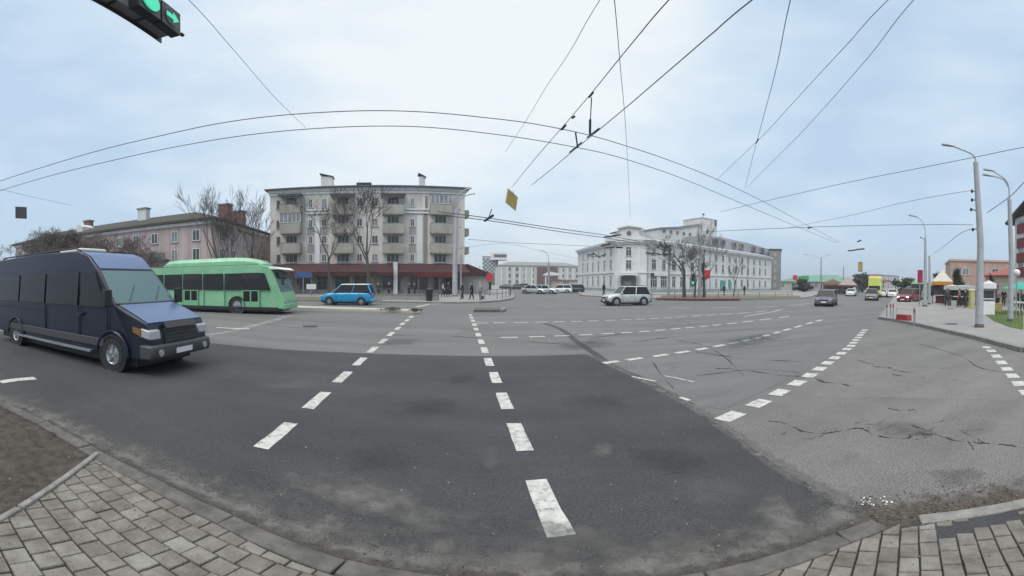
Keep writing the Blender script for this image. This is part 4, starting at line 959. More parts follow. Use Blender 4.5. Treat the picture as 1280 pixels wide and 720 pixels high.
# shops: wall recessed behind piers, glass, awning
zA1, zA0 = fr.z(460, 329.5), fr.z(460, 343.5)
bm = B(); box(bm, -.02, Lb+.02, -2.6, -.01, 0, zA0-.1); obj('shop_front', bm, M['shop_wall'], root)
k = 0
uu = 1.2
while uu < Lb-2.5:
    w = random.choice((1.8, 2.2, 2.6)); window(root, uu+w/2, .75, w, 1.95, 'dark', -2.62, 'frame_dark', 2, 1, False); uu += w+random.choice((.5, .8, 1.4))
bm = B(); prism(bm, [(-.3, -.02), (-.3, -4.3), (U(498), -4.3), (U(498), -.02)], zA0+.1, zA0+.55)
v = bm.verts[:]; bm.free()
def awn(name, ua, ub, m, drop=.55):
    bm = B(); q = [(-.02, zA1), (-4.2, zA0+.35), (-4.2, zA0-.25), (-4.1, zA0-.25), (-4.1, zA0+.2), (-.02, zA0+.2)]
    a = [bm.verts.new((ua, y, z)) for y, z in q]; b = [bm.verts.new((ub, y, z)) for y, z in q]
    bm.faces.new(a[::-1]); bm.faces.new(b)
    for i in range(len(q)): bm.faces.new((a[i], a[(i+1) % len(q)], b[(i+1) % len(q)], b[i]))
    return obj(name, bm, m, root)
awn('awning', -1.0, U(491), M['awning']); awn('awning', U(496), U(577)+.4, M['awning'])
bm = B(); box(bm, U(515), U(560), -4.26, -4.203, zA0-.35, zA0+.3); obj('awning_valance', bm, M['awning_red'], root)
bm = B(); box(bm, U(491)+.02, U(496)-.02, -3.4, -.02, 0, zA1+.05); obj('pier', bm, M['trim_white'], root)
bm = B()
for x in (350, 372, 395, 418, 441, 466, 520, 545, 570): box(bm, U(x)-.09, U(x)+.09, -4.05, -3.88, 0, zA0-.2)
obj('awning_posts', bm, M['frame_dark'], root)
bm = B(); box(bm, U(552), U(566), -2.66, -2.605, 0, 2.5); obj('shop_door', bm, M['black'], root)
# small corner roof to the right
bm = B(); prism(bm, [(Lb+.05, -1.5), (Lb+3.4, -1.5), (Lb+3.4, 4), (Lb+.05, 4)], 0, 2.9); obj('corner_shop', bm, M['wall_grey'], root)
bm = B(); prism_y(bm, [(Lb+.03, 4.6), (Lb+3.7, 3.2), (Lb+3.7, 2.95), (Lb+.03, 2.95)], -2.0, 4.4); obj('corner_roof', bm, M['awning'], root)

# ---------------------------------------------------------------- pink building with a dark hipped roof, on the left
c0 = pol(267, 50.5); c1 = pol(180, 57.0); dirL = (Vector((c0.x, c0.y))-Vector((c1.x, c1.y))).normalized(); LL = 46.0
o2 = Vector((c0.x, c0.y))-dirL*LL
rzp = math.atan2(dirL.y, dirL.x)
pink = empty('pink_building', (o2.x, o2.y, 0), rzp, 'old pink corner building with a dark hipped roof and brick chimneys', 'building')
fp = Front(o2, (c0.x, c0.y)); ZE = 10.3; DP = 13.0; DP2 = 24.0
bm = B(); prism(bm, [(0, 0), (LL, 0), (LL, DP2), (LL-DP, DP2), (LL-DP, DP), (0, DP)], 0, ZE); bmesh.ops.triangulate(bm, faces=[f for f in bm.faces if len(f.verts) > 4]); obj('wall', bm, M['wall_pink'], pink)
bm = B(); ov = .7
e = [(-ov, -ov), (LL+ov, -ov), (LL+ov, DP2+ov), (LL-DP-ov, DP2+ov), (LL-DP-ov, DP+ov), (-ov, DP+ov)]; hr = 2.35
v = [bm.verts.new((x, y, ZE)) for x, y in e]; r = [bm.verts.new(p) for p in ((DP/2, DP/2, ZE+hr), (LL-DP/2, DP/2, ZE+hr), (LL-DP/2, DP2-DP/2, ZE+hr))]; lo = [bm.verts.new((x, y, ZE-.3)) for x, y in e]
bm.faces.new((v[0], v[1], r[1], r[0])); bm.faces.new((v[1], v[2], r[2], r[1])); bm.faces.new((v[2], v[3], r[2])); bm.faces.new((v[3], v[4], r[1], r[2])); bm.faces.new((v[4], v[5], r[0], r[1])); bm.faces.new((v[5], v[0], r[0])); bm.faces.new(lo)
for i in range(6): bm.faces.new((lo[i], lo[(i+1) % 6], v[(i+1) % 6], v[i]))
rp = obj('roof', bm, M['roof_dark'], pink)
for x, y, w, d, h, m in ((LL-16.5, 4.6, 1.7, 1.1, 3.6, 'wall_white'), (LL-4.4, 9.5, 1.7, 1.5, 3.7, 'brick_red'), (LL-5.5, 15.5, 2.4, 1.5, 3.6, 'brick_red'), (LL-30, 5, 1.5, 1.1, 3.2, 'brick_red')):
    bm = B(); box(bm, x, x+w, y, y+d, ZE+.5, ZE+h); ch = obj('chimney', bm, M[m], rp); bm = B(); box(bm, x-.15, x+w+.15, y-.15, y+d+.15, ZE+h+.003, ZE+h+.2); obj('chimney_cap', bm, M['roof_grey'], ch)
for x in (LL-27,):
    bm = B(); prism_y(bm, [(x-.9, ZE+.6), (x+.9, ZE+.6), (x+.9, ZE+1.5), (x, ZE+2.0), (x-.9, ZE+1.5)], 1.2, 4.0); d = obj('dormer', bm, M['wall_white'], rp)
bm = B(); box(bm, -.3, LL+.3, -.3, .02, ZE-.75, ZE-.33); box(bm, LL-.02, LL+.3, -.3, DP2+.3, ZE-.74, ZE-.32); obj('cornice', bm, M['trim_white'], pink)
for i in range(13):
    u = 2.0+i*3.45
    for z, h in ((1.2, 1.9), (4.5, 1.9), (7.4, 1.5)): window(pink, u, z, 1.15, h, 'pale' if (i*7+int(z)) % 3 == 0 else 'dark', 0, 'frame_white', 1)
def side_window(root, x, y, z, w, h, ang, style='dark'):
    o = window(root, 0, 0, w, h, style, 0, 'frame_white', 1); o.location = (x, y, z); o.rotation_euler = (0, 0, ang); return o
for j in range(6):
    for z, h in ((1.2, 1.9), (4.5, 1.9), (7.4, 1.5)): side_window(pink, LL, 2.2+j*3.6, z, 1.15, h, R(90), 'pale' if (j+int(z)) % 3 == 0 else 'dark')
bm = B(); box(bm, LL-15, LL-7, -1.0, -.01, 4.9, 5.1); box(bm, LL-15, LL-7, -1.0, -.93, 5.105, 6.0); obj('balcony', bm, M['frame_dark'], pink)

# ---------------------------------------------------------------- white corner building
ZW = 10.9
wl = pol(722, 111); wc0 = pol(768.5, 84.5); wc1 = pol(807.5, 82.5); wr = pol(964, 129)
white = empty('white_corner_building', (wc0.x, wc0.y, 0), 0, 'three-storey white corner building with a pediment over its cut-off corner', 'building')
O = Vector((wc0.x, wc0.y))
loc2 = lambda p: Vector((p.x, p.y))-O
A_, B_, C_, D_ = loc2(wl), loc2(wc0), loc2(wc1), loc2(wr)
def wing(a, b): return (b-a).normalized()
eL = wing(A_, B_); eC = wing(B_, C_); eR = wing(C_, D_)
nin = lambda e: Vector((-e.y, e.x))
# curved corner: a few facets bulging outwards
corner = [B_+(C_-B_)*t-nin(eC)*1.3*math.sin(math.pi*t) for t in (0, .17, .33, .5, .67, .83, 1)]
outer = [A_]+corner+[D_]; inner = [D_+nin(eR)*13, C_+nin(eC)*16, A_+nin(eL)*13]
poly = outer+inner
def wprism(name, z0, z1, m, off=0.0, only_outer=False, parent=white):
    bm = B()
    def offs(P):
        out = []
        for i, p in enumerate(P):
            d = (P[min(i+1, len(P)-1)]-P[max(i-1, 0)]).normalized(); out.append(p-nin(d)*off)
        return out
    o_ = offs(outer)
    if only_outer:
        i_ = [p+nin((outer[min(i+1, len(outer)-1)]-outer[max(i-1, 0)]).normalized())*.15 for i, p in enumerate(outer)]
        for i in range(len(o_)-1): prism(bm, [o_[i], o_[i+1], i_[i+1], i_[i]], z0, z1)
    else:
        prism(bm, o_+inner, z0, z1); bmesh.ops.triangulate(bm, faces=[f for f in bm.faces if len(f.verts) > 4])
    return obj(name, bm, m, parent)
wprism('wall', 0, ZW, M['wall_white'])
wprism('plinth', 0, .7, M['wall_base'], .08, True)
wprism('string_course', 4.05, 4.35, M['trim_white'], .2, True); wprism('string_course', 4.0, 4.06, M['wall_base'], .12, True)
wprism('cornice', ZW-.75, ZW-.35, M['trim_white'], .35, True); wprism('cornice', ZW-.34, ZW+.05, M['trim_white'], .75, True)
def ringroof():
    bm = B(); ov = .85
    def offs(P, k):
        out = []
        for i, p in enumerate(P):
            d = (P[min(i+1, len(P)-1)]-P[max(i-1, 0)]).normalized(); out.append(p-nin(d)*k)
        return out
    a = offs(outer, ov); b = offs(outer, -4.5); av = [bm.verts.new((p.x, p.y, ZW+.06)) for p in a]; bv = [bm.verts.new((p.x, p.y, ZW+1.25)) for p in b]; iv = [bm.verts.new((p.x, p.y, ZW+.06)) for p in inner]
    for i in range(len(a)-1): bm.faces.new((av[i], av[i+1], bv[i+1], bv[i]))
    bm.faces.new((bv[-1], av[-1], iv[0])); bm.faces.new((av[0], bv[0], iv[2])); bm.faces.new([bv[-1], iv[0], iv[1], bv[4]]); bm.faces.new([bv[4], iv[1], iv[2], bv[0]])
    bm.faces.new(av[::-1]+iv[::-1][0:0]) if False else None
    return obj('roof', bm, mat('pale_metal_roof', (.36, .38, .38), .55, var=.12, scale=.5), white)
wroof = ringroof()
def wwin(a, e, u, z, w, h, style='dark', mull=1, transom=1, arch=False):
    p = a+e*u; o = window(white, 0, 0, w, h, style, 0, 'frame_white', mull, transom, True); o.location = (p.x, p.y, z); o.rotation_euler = (0, 0, math.atan2(e.y, e.x)); return o
FL = Front(O+A_, O+B_); FC = Front(O+B_, O+C_); FR = Front(O+C_, O+D_)
cover = B()
def hood(a, e, u, z, w):
    p = a+e*u; obox(cover, (p.x, p.y, z), (w, .3, .14), math.atan2(e.y, e.x))
for x in (728.5, 734.5, 741, 748, 755.5, 763.5):
    u = FL.u(x)
    wwin(A_, eL, u, 1.25, 1.25, 2.3); wwin(A_, eL, u, 4.9, 1.2, 2.15); wwin(A_, eL, u, 8.1, 1.1, 1.55); hood(A_, eL, u, 7.25, 1.5)
for i, x in enumerate((788,)):
    t = .5; p = corner[3]
    for z, h in ((4.9, 1.9), (7.6, 2.0)):
        o = window(white, 0, 0, 1.25, h, 'dark', 0, 'frame_white', 1, 1); o.location = (p.x, p.y, z); o.rotation_euler = (0, 0, math.atan2(eC.y, eC.x))
xs = [817, 829.5, 842, 853.5, 865, 876.5]
for i, x in enumerate(xs):
    u = FR.u(x); big = i < 2 or i in (3, 4)
    wwin(C_, eR, u, 1.1, 2.1 if big else 1.2, 2.5, 'dark', 2 if big else 1); wwin(C_, eR, u, 4.9, 1.45 if i % 2 == 0 else 1.2, 2.2, 'dark'); wwin(C_, eR, u, 8.0, 1.1, 1.6, 'dark' if i % 2 else 'pale'); hood(C_, eR, u, 7.35, 1.6)
    if not big: hood(C_, eR, u, 3.75, 1.3)
x = 895.0; k = 0
while x < 962:
    u = FR.u(x)
    if k != 1: wwin(C_, eR, u, 1.2, 1.2, 2.1, 'dark' if k % 3 else 'pale')
    wwin(C_, eR, u, 4.9, 1.15, 2.1, 'dark'); wwin(C_, eR, u, 8.0, 1.1, 1.65, 'dark'); hood(C_, eR, u, 7.25, 1.4)
    x += 8.3-.022*(x-895); k += 1
obj('window_hoods', cover, M['trim_white'], white)
u = FR.u(903.5); p = C_+eR*u; bm = B(); obox(bm, (p.x, p.y, 1.5), (2.6, .16, 2.9), math.atan2(eR.y, eR.x)); obj('door', bm, M['teal'], white)
u = FR.u(912.5); p = C_+eR*u; bm = B(); obox(bm, (p.x, p.y, 1.4), (1.3, .14, 2.7), math.atan2(eR.y, eR.x)); obj('door', bm, M['teal'], white)
# corner entrance
p = corner[3]; az = math.atan2(eC.y, eC.x); nn_ = -nin(eC)
bm = B(); obox(bm, (p.x+nn_.x*.05, p.y+nn_.y*.05, 1.85), (3.2, .4, 3.1), az); en = obj('entrance', bm, M['frame_dark'], white)
bm = B(); obox(bm, (p.x+nn_.x*.27, p.y+nn_.y*.27, 1.25), (1.5, .06, 1.9), az); obj('entrance_door', bm, M['pane_pale'], en)
bm = B(); obox(bm, (p.x+nn_.x*1.0, p.y+nn_.y*1.0, 3.75), (5.2, 1.9, .35), az); obj('canopy', bm, M['trim_white'], white)
# pediment
bm = B(); c = p-nn_*.3
def ped(bm, prof, t0, t1):
    a = [bm.verts.new((c.x+eC.x*x+nn_.x*t0, c.y+eC.y*x+nn_.y*t0, z)) for x, z in prof]; b = [bm.verts.new((c.x+eC.x*x+nn_.x*t1, c.y+eC.y*x+nn_.y*t1, z)) for x, z in prof]
    bm.faces.new(a); bm.faces.new(b[::-1])
    for i in range(len(prof)): bm.faces.new((a[(i+1) % len(prof)], a[i], b[i], b[(i+1) % len(prof)]))
zp = lambda y: at(788, y, p.length*0+ (O+p).length).z
zt, zs, zb2 = zp(281.5), zp(285.5), ZW+.02
ped(bm, [(-5.6, zb2), (-4.4, zb2+.5), (-2.25, zb2+1.1), (-2.0, zs), (0, zs+.5), (2.0, zs), (2.25, zb2+1.1), (4.4, zb2+.5), (5.6, zb2)], .25, -2.4)
bmesh.ops.triangulate(bm, faces=[f for f in bm.faces if len(f.verts) > 4]); pd = obj('pediment', bm, M['wall_white'], white)
bm = B(); ped(bm, [(-2.6, zs-.02), (-2.6, zs+.18), (0, zt), (2.6, zs+.18), (2.6, zs-.02), (0, zt-.32)], .75, -2.6); obj('pediment_roof', bm, M['trim_white'], pd)
bm = B(); lathe(bm, [(.5, -.1), (.5, .1), (.34, .12), (0, .12)], 18, (0, 0, 0), 'Y'); ov_ = obj('round_window', bm, M['frame_dark'], pd); q = c+nn_*.3; ov_.location = (q.x, q.y, (zb2+zs)/2+.3); ov_.rotation_euler = (0, 0, az+math.pi)
# downpipes and small shop sign boards
bm = B()
for a_, e_, F_, x in ((C_, eR, FR, 836.5), (C_, eR, FR, 887), (C_, eR, FR, 934.5), (C_, eR, FR, 809)):
    q = a_+e_*F_.u(x)-nin(e_)*.14; tube(bm, [(q.x, q.y, .2), (q.x, q.y, ZW-.4)], .09, 6)
obj('downpipes', bm, M['galv'], white)
bm = B(); q = C_+eR*FR.u(824)-nin(eR)*.12; obox(bm, (q.x, q.y, 3.85), (6.5, .12, .5), math.atan2(eR.y, eR.x)); obj('shop_sign', bm, M['trim_white'], white)
bm = B(); q = C_+eR*FR.u(814.5)-nin(eR)*.2; obox(bm, (q.x, q.y, 3.85), (1.1, .1, .55), math.atan2(eR.y, eR.x)); obj('shop_sign', bm, M['black'], white)

# ---------------------------------------------------------------- plain blocks in the distance
def block(name, label, xa, xb, ytop, D, dep, wallm, rows_, wpx, winw=1.2, winh=1.5, roofm='roof_grey', roofh=.0, floor0=1.2, frame='frame_white', style='dark', yref=None, az=None, base_z=0.0, Db=None):
    a = pol(xa, D); b = pol(xb, Db or D); f = Front(a, b); root = empty(name, (f.o.x, f.o.y, 0), f.rz, label, 'building')
    zt = at((xa+xb)/2, ytop, f.D((xa+xb)/2)).z
    bm = B(); box(bm, 0, f.L, 0, dep, 0, zt); obj('wall', bm, wallm, root)
    bm = B()
    if roofh: hip_roof(bm, 0, f.L, 0, dep, zt+.19, roofh, .5)
    else: box(bm, -.25, f.L+.25, -.25, dep+.25, zt+.003, zt+.4)
    rf = obj('roof', bm, M[roofm] if isinstance(roofm, str) else roofm, root)
    n = max(1, int(f.L/wpx)); 
    for i in range(n):
        for r_ in range(rows_):
            window(root, (i+.5)*f.L/n, floor0+r_*(zt-floor0*.6)/rows_, winw, winh, style if (i*5+r_*3) % 3 else 'pale', 0, frame, 1)
    return root, f, zt
long_b, lf, lz = block('long_building', 'long three-storey pale building closing the side street, with a tall reddish-brown bay', 622, 726, 332.5, 205, 14, mat('pale_cream_wall', (.47, .46, .42), .85, var=.08, scale=.5), 3, 4.0, 1.5, 2.0, 'roof_grey', 2.2, Db=215)
bm = B(); box(bm, lf.u(671), lf.u(684), -.5, -.02, 0, lz-.6); box(bm, lf.u(686), lf.u(697), -.52, -.02, 0, lz-.5); obj('reddish_bay', bm, mat('reddish_brown_brick', (.13, .075, .068), .9, var=.25, scale=.8), long_b)
bm = B()
for i in range(14): u = 2+i*lf.L/14; box(bm, u-.4, u+.4, -.35, -.02, .5, lz-.8)
obj('pilasters', bm, M['trim_white'], long_b)
low, _, _ = block('low_building', 'low beige flat-roofed building between the parked white car and the long building', 689, 726, 351, 125, 12, mat('beige_wall', (.40, .33, .27), .85, var=.1, scale=.6), 1, 6, 2.2, 1.6, 'roof_grey')
bm = B(); prism_y(bm, [(-2.5, 4.5), (-.5, 5.4), (3, 4.7), (3, 4.2), (-2.5, 4.1)], -1.5, 3); obj('porch_roof', bm, M['trim_white'], low)
bm = B(); box(bm, -1.9, -1.5, -1.2, -.8, 0, 4.08); obj('porch_post', bm, M['trim_white'], low)
# glass office tower with a chequered front
tw, tf, tz = block('office_tower', 'grey office tower with a chequered front and an overhanging top floor', 603, 621.5, 321, 265, 12, mat('tower_wall', (.42, .45, .45), .6, var=.05), 1, 60, 1, 1)
bm = B(); nx, nz = 7, 11
for i in range(nx):
    for j in range(nz):
        if (i+j) % 2 == 0: box(bm, tf.L*(i+.08)/nx, tf.L*(i+.95)/nx, -.2, -.01, 3+(tz-4)*j/nz, 3+(tz-4)*(j+.92)/nz)
obj('glass_squares', bm, M['pane'], tw)
bm = B(); u0, u1 = tf.u(613.5), tf.u(633.5); z0 = at(622, 325, 265).z; z1 = at(622, 316, 265).z; box(bm, u0, u1, -2.5, 10, z0, z1); ot = obj('top_floor', bm, M['trim_white'], tw)
bm = B(); box(bm, u0+2, u1-.4, -2.62, -2.505, z0+(z1-z0)*.35, z1-1.2); obj('glazing', bm, M['pane'], ot)
bm = B(); u0 = tf.u(619.5); u1 = tf.u(622.5); box(bm, u0, u1, -1.4, 6, 0, z0); obj('tower_core', bm, M['roof_dark'], tw)
bm = B(); box(bm, tf.u(603), tf.u(622), -4, -.3, 0, 7.0); obj('lower_hall', bm, mat('dark_brown_front', (.12, .095, .09), .85, var=.2), tw)
# white building rising behind the corner building, stair tower at its end
bb = empty('white_stair_building', pol(872, 152), 0, 'white building with a flat-topped stair tower rising behind the corner building', 'building')
f = Front(pol(824, 138), pol(893, 158)); bb.location = (f.o.x, f.o.y, 0); bb.rotation_euler = (0, 0, f.rz)
z = lambda x, y: at(x, y, f.D(x)).z
bm = B(); u0, u1 = 0, f.u(872); prism_y(bm, [(u0, 0), (u1, 0), (u1, z(872, 281)), (u0+(u1-u0)*.45, z(845, 285)), (u0, z(824, 286))], 0, 12); obj('wall', bm, M['wall_white'], bb)
bm = B(); prism_y(bm, [(u0-.4, z(824, 284.6)), (u0+(u1-u0)*.45, z(845, 283.2)), (u1+.2, z(872, 279.8)), (u1+.2, z(872, 281)), (u0+(u1-u0)*.45, z(845, 284.8)), (u0-.4, z(824, 286))], -.6, 12.5); obj('roof', bm, M['roof_grey'], bb)
bm = B(); v0, v1 = f.u(873), f.u(892); box(bm, v0, v1, -1.5, 9, 0, z(882, 274.5)); t_ = obj('stair_tower', bm, M['wall_white'], bb)
bm = B(); box(bm, v0-.2, v1+.2, -1.7, 9.2, z(882, 274.3), z(882, 273.4)); obj('tower_cap', bm, M['trim_white'], t_)
bm = B(); tube(bm, [((v0+v1)/2, 2, z(882, 273)), ((v0+v1)/2, 2, z(882, 266))], .1, 6); obox(bm, ((v0+v1)/2, 2, z(882, 267)), (1, .3, .6)); obj('aerial', bm, M['dark_metal'], t_)
bm = B(); obox(bm, (v1-1.0, -1.56, z(888, 279)), (1.1, .12, 2.4)); obj('window', bm, M['pane'], t_); bm = B(); obox(bm, (v0+(v1-v0)*.35, -1.56, z(880, 290)), (1.1, .12, 1.6)); obj('window', bm, M['pane'], t_)
for i in range(5): window(bb, u0+2+i*3.2, z(845, 293), 1.5, 1.3, 'dark', -.0, 'frame_white', 1)
# grey attic storeys standing behind the right wing's parapet
f = Front(pol(878, 118), pol(962, 146)); ga = empty('grey_mansard_building', (f.o.x, f.o.y, 0), f.rz, 'grey mansard storey with small dormers behind the white parapet', 'building')
z = lambda x, y: at(x, y, f.D(x)).z
bm = B(); prism_y(bm, [(0, 0), (f.L, 0), (f.L, z(962, 312)), (f.u(935), z(935, 304)), (f.u(900), z(900, 296.5)), (0, z(878, 294))], 0, 9); obj('wall', bm, mat('mauve_grey_roof', (.33, .33, .34), .85, var=.12, scale=.4), ga)
for x in (893, 902, 916, 925, 940, 951):
    bm = B(); u = f.u(x); zz = z(x, 296+(x-880)*.21); box(bm, u-1, u+1, -.7, -.01, zz-1.6, zz+.2); d = obj('dormer', bm, M['roof_grey'], ga); bm = B(); box(bm, u-.6, u+.6, -.76, -.705, zz-1.3, zz-.1); obj('pane', bm, M['pane'], d)
block('grey_end_block', 'dark grey block standing past the far end of the white building', 961, 976, 312.5, 133, 14, mat('dark_grey_block', (.17, .165, .165), .85, col2=(.25, .245, .24), scale=.3), 5, 2.9, .7, 1.2, roofm='roof_dark')
# low green-roofed hall, kiosks, red-roofed row on the right
block('green_roof_hall', 'low pale market hall with a long green roof, beyond the grey end block', 972, 1058, 352.5, 165, 16, mat('pale_hall_wall', (.42, .42, .39), .85, var=.1, scale=.5), 1, 4.5, 1.8, 1.6, mat('green_sheet_roof', (.12, .25, .18), .6, var=.12, scale=.4), 2.8, Db=150)
block('red_roof_house', 'pale apartment row with a red roof behind the lime yellow van', 1074, 1110, 351, 190, 14, mat('pale_pink_wall', (.45, .38, .34), .85, var=.1), 2, 3.6, 1.3, 1.6, mat('red_sheet_roof', (.28, .06, .055), .7, var=.15), 3.4)
block('pale_apartment_block', 'distant white apartment block with striped balconies right of the red roof', 1096, 1124, 344.5, 260, 14, mat('pale_block_wall', (.52, .51, .5), .8, var=.08), 5, 3.4, 1.8, 1.3, Db=290)
block('orange_building', 'salmon orange building with a flat roof behind the dark round conifer', 1188, 1262, 327, 80, 14, weather(mat('salmon_wall', (.43, .29, .24), .85, col2=(.48, .34, .29), scale=.5), .5), 2, 4.6, 1.4, 1.5, mat('salmon_parapet', (.5, .36, .3), .8), Db=82)
rh, rf_, rz_ = block('red_roof_shop', 'pale yellow shop house with a red hipped roof beside the salmon building', 1232, 1290, 345.5, 56, 10, mat('pale_yellow_wall', (.5, .44, .33), .85, var=.08), 1, 3.2, 1.4, 1.3, mat('bright_red_roof', (.3, .08, .07), .7, var=.15), 2.2, Db=50)
# flats with red balconies at the right edge
rb, f, zt = block('red_balcony_flats', 'white block of flats with dark red balcony panels', 1267.5, 1330, 262, 46, 12, M['wall_white'], 4, 3.4, 1.4, 1.5, 'roof_dark', Db=36)
bm = B()
for r_ in range(4): box(bm, .9, 4.2, -.16, -.03, 3.2+r_*(zt-3.5)/4, 4.3+r_*(zt-3.5)/4)
obj('balcony', bm, mat('maroon_panel', (.17, .022, .03), .7, var=.2), rb)
bm = B(); prism_y(bm, [(-.9, zt-.7), (-.9, zt-.4), (f.L, zt+3.6), (f.L, zt+3.2), (.0, zt+.1)], -.8, 1.5); obj('eaves', bm, M['frame_dark'], rb)
# ================================================================== POSTS, SIGNS, SIGNALS
def px_path(pts, D): return [at(x, y, D) for x, y in pts]
def lamp_head(parent, p, d, s=1.0):
    bm = B(); d = Vector(d).normalized(); a = math.atan2(d.y, d.x)
    loft(bm, [[(x*s, y*w*s, z*s) for y, z in ((-1, 0), (-.8, .07), (0, .1), (.8, .07), (1, 0), (.7, -.05), (-.7, -.05))] for x, w in ((-.1, .06), (.1, .12), (.5, .13), (.68, .06))])
    o = obj('lamp_head', bm, M['galv'], parent, smooth=True); o.location = p; o.rotation_euler = (0, R(-8), a)
    return o
def lamp_post(label, base, top, arms, r0, r1, brackets=(), slim=False, group=None, z0=.13):
    b = g(base[0], base[1], z0); D = math.hypot(b.x, b.y); t = at(top[0], top[1], D)
    root = empty('street_lamp' if arms else 'utility_pole', b, 0, label, 'street lamp' if arms else 'pole', group); O = b
    bm = B(); tube(bm, [(0, 0, -.02), (0, 0, (t.z-b.z)*.5), (t.x-b.x, t.y-b.y, t.z-b.z)], [r0, (r0+r1)/2, r1], 14); obj('pole', bm, M['galv'] if slim else M['concrete'], root, smooth=True)
    if not slim:
        bm = B(); lathe(bm, [(r0*1.25, -.03), (r0*1.2, .06), (r0*1.02, .16)], 16); obj('foot', bm, M['kerb_dark'], root)
    for a in arms:
        q = smooth_pts([Vector(p)-O for p in px_path(a, D)], 5); bm = B(); tube(bm, q, max(.03, r1*.32), 8); ar = obj('arm', bm, M['galv'], root, smooth=True)
        lamp_head(ar, q[-1], q[-1]-q[-3], .75 if D < 30 else 1.0)
    if brackets:
        bm = B()
        for x0, y0, x1, y1 in brackets:
            p, q = at(x0, y0, D)-O, at(x1, y1, D)-O; tube(bm, [p, q], .025, 6)
            lathe(bm, [(.05, -.07), (.06, 0), (.05, .07)], 8, q)
        obj('brackets', bm, M['dark_metal'], root)
    return root
lamp_post('tallest tapered concrete lamp post with one curved arm, on the right pavement', (1224, 409), (1219.6, 203), [[(1219.6, 204), (1218.6, 197), (1213, 191.5), (1201, 186.5), (1191, 182.5)]], .19, .115, [(1220, 239, 1215, 239), (1220.5, 250, 1215, 250), (1220.5, 263, 1214, 262), (1221, 286, 1216, 287)])
lamp_post('concrete lamp post with two short arms at the edge of the lawn', (1263, 402), (1261.7, 249), [[(1261.6, 250), (1261, 234), (1257, 225), (1250, 219.5), (1241, 213.5)], [(1261.3, 236), (1256, 226), (1248, 222), (1240, 220)]], .17, .11, [(1262, 280, 1257.5, 279)])
lamp_post('slim grey lamp post carrying the red vertical sign', (1156, 383), (1156.6, 297), [[(1156.6, 298), (1156.2, 286), (1152, 276), (1145, 270.5)]], .2, .1, [(1156.5, 300, 1151, 297)])
lamp_post('plain grey pole just behind the post with the red sign', (1161.5, 380.5), (1161.6, 320), [], .15, .1)
lamp_post('concrete lamp post with two lamps in front of the flats\' right corner', (568.6, 370.4), (571, 262), [[(571, 263), (571.8, 250), (575, 242), (583, 236.5)], [(571, 262), (573, 252), (579, 246.5), (587, 243)]], .34, .22, [(571, 262, 575, 262), (570.5, 285, 576, 284), (570, 312, 578, 310)])
lamp_post('thin pale pole beside the big lamp post at the flats', (576, 372), (576.5, 318), [], .1, .08, slim=True)
lamp_post('far slim pole with a cross arm above the green-roofed hall', (1026, 366.5), (1026.4, 322), [[(1026.4, 322.5), (1018, 320), (1008, 318.5)], [(1026.4, 322.5), (1030, 320), (1034, 319)]], .2, .12, slim=True)
lamp_post('far thin grey pole behind the brown conical kiosk', (1054, 366.6), (1054.4, 332), [], .16, .1, slim=True)
lamp_post('thin pole rising from the roof line of the long building', (686, 361.5), (686, 328), [[(686, 329), (685.5, 322), (683, 317), (678, 313)]], .3, .2, slim=True)
lamp_post('green-grey pole between the two bare trees at the white building', (874.5, 372.5), (875.5, 302), [], .22, .14, [(875, 325, 870, 325), (875, 325, 880, 325)], slim=True)
lamp_post('thin pole in front of the white building near its corner', (835.5, 372.5), (836, 318), [], .14, .1, slim=True)

# traffic lights
GL = mat('green_signal', (.02, .5, .3), .3, emit=(.03, .62, .36), es=.5); DKR = mat('dark_lens', (.05, .012, .012), .25); DKY = mat('dark_amber_lens', (.06, .04, .01), .25)
def plate_obj(name, parent, o, ex, ez, n, pts, t, m):
    """a flat shape: pts in (right, up) of a board with axes ex, ez and outward n, t thick"""
    bm = B(); f = [Vector(o)+ex*x+ez*y for x, y in pts]; a = [bm.verts.new(p) for p in f]; b = [bm.verts.new(p-n*t) for p in f]
    bm.faces.new(a); bm.faces.new(b[::-1])
    for i in range(len(f)): bm.faces.new((a[(i+1) % len(f)], a[i], b[i], b[(i+1) % len(f)]))
    if len(f) > 4: bmesh.ops.triangulate(bm, faces=[q for q in bm.faces if len(q.verts) > 4])
    return obj(name, bm, m, parent)
rect = lambda x0, x1, y0, y1: [(x0, y0), (x1, y0), (x1, y1), (x0, y1)]
circ = lambda cx, cy, r, n=24: [(cx+r*math.cos(2*math.pi*k/n), cy+r*math.sin(2*math.pi*k/n)) for k in range(n)]
sc = at(214.5, 22, 4.15); T = empty('traffic_light', (0, 0, 0), 0, 'overhead traffic light showing a green disc and a green arrow against a dark board', 'traffic light')
ex = Vector((-.322, .947, 0)); ez = Vector((0, 0, 1)); n = Vector((.947, .322, 0))
HS = mat('signal_housing', (.03, .03, .033), .5); UN = mat('signal_underside', (.22, .22, .23), .6); S_ = .37
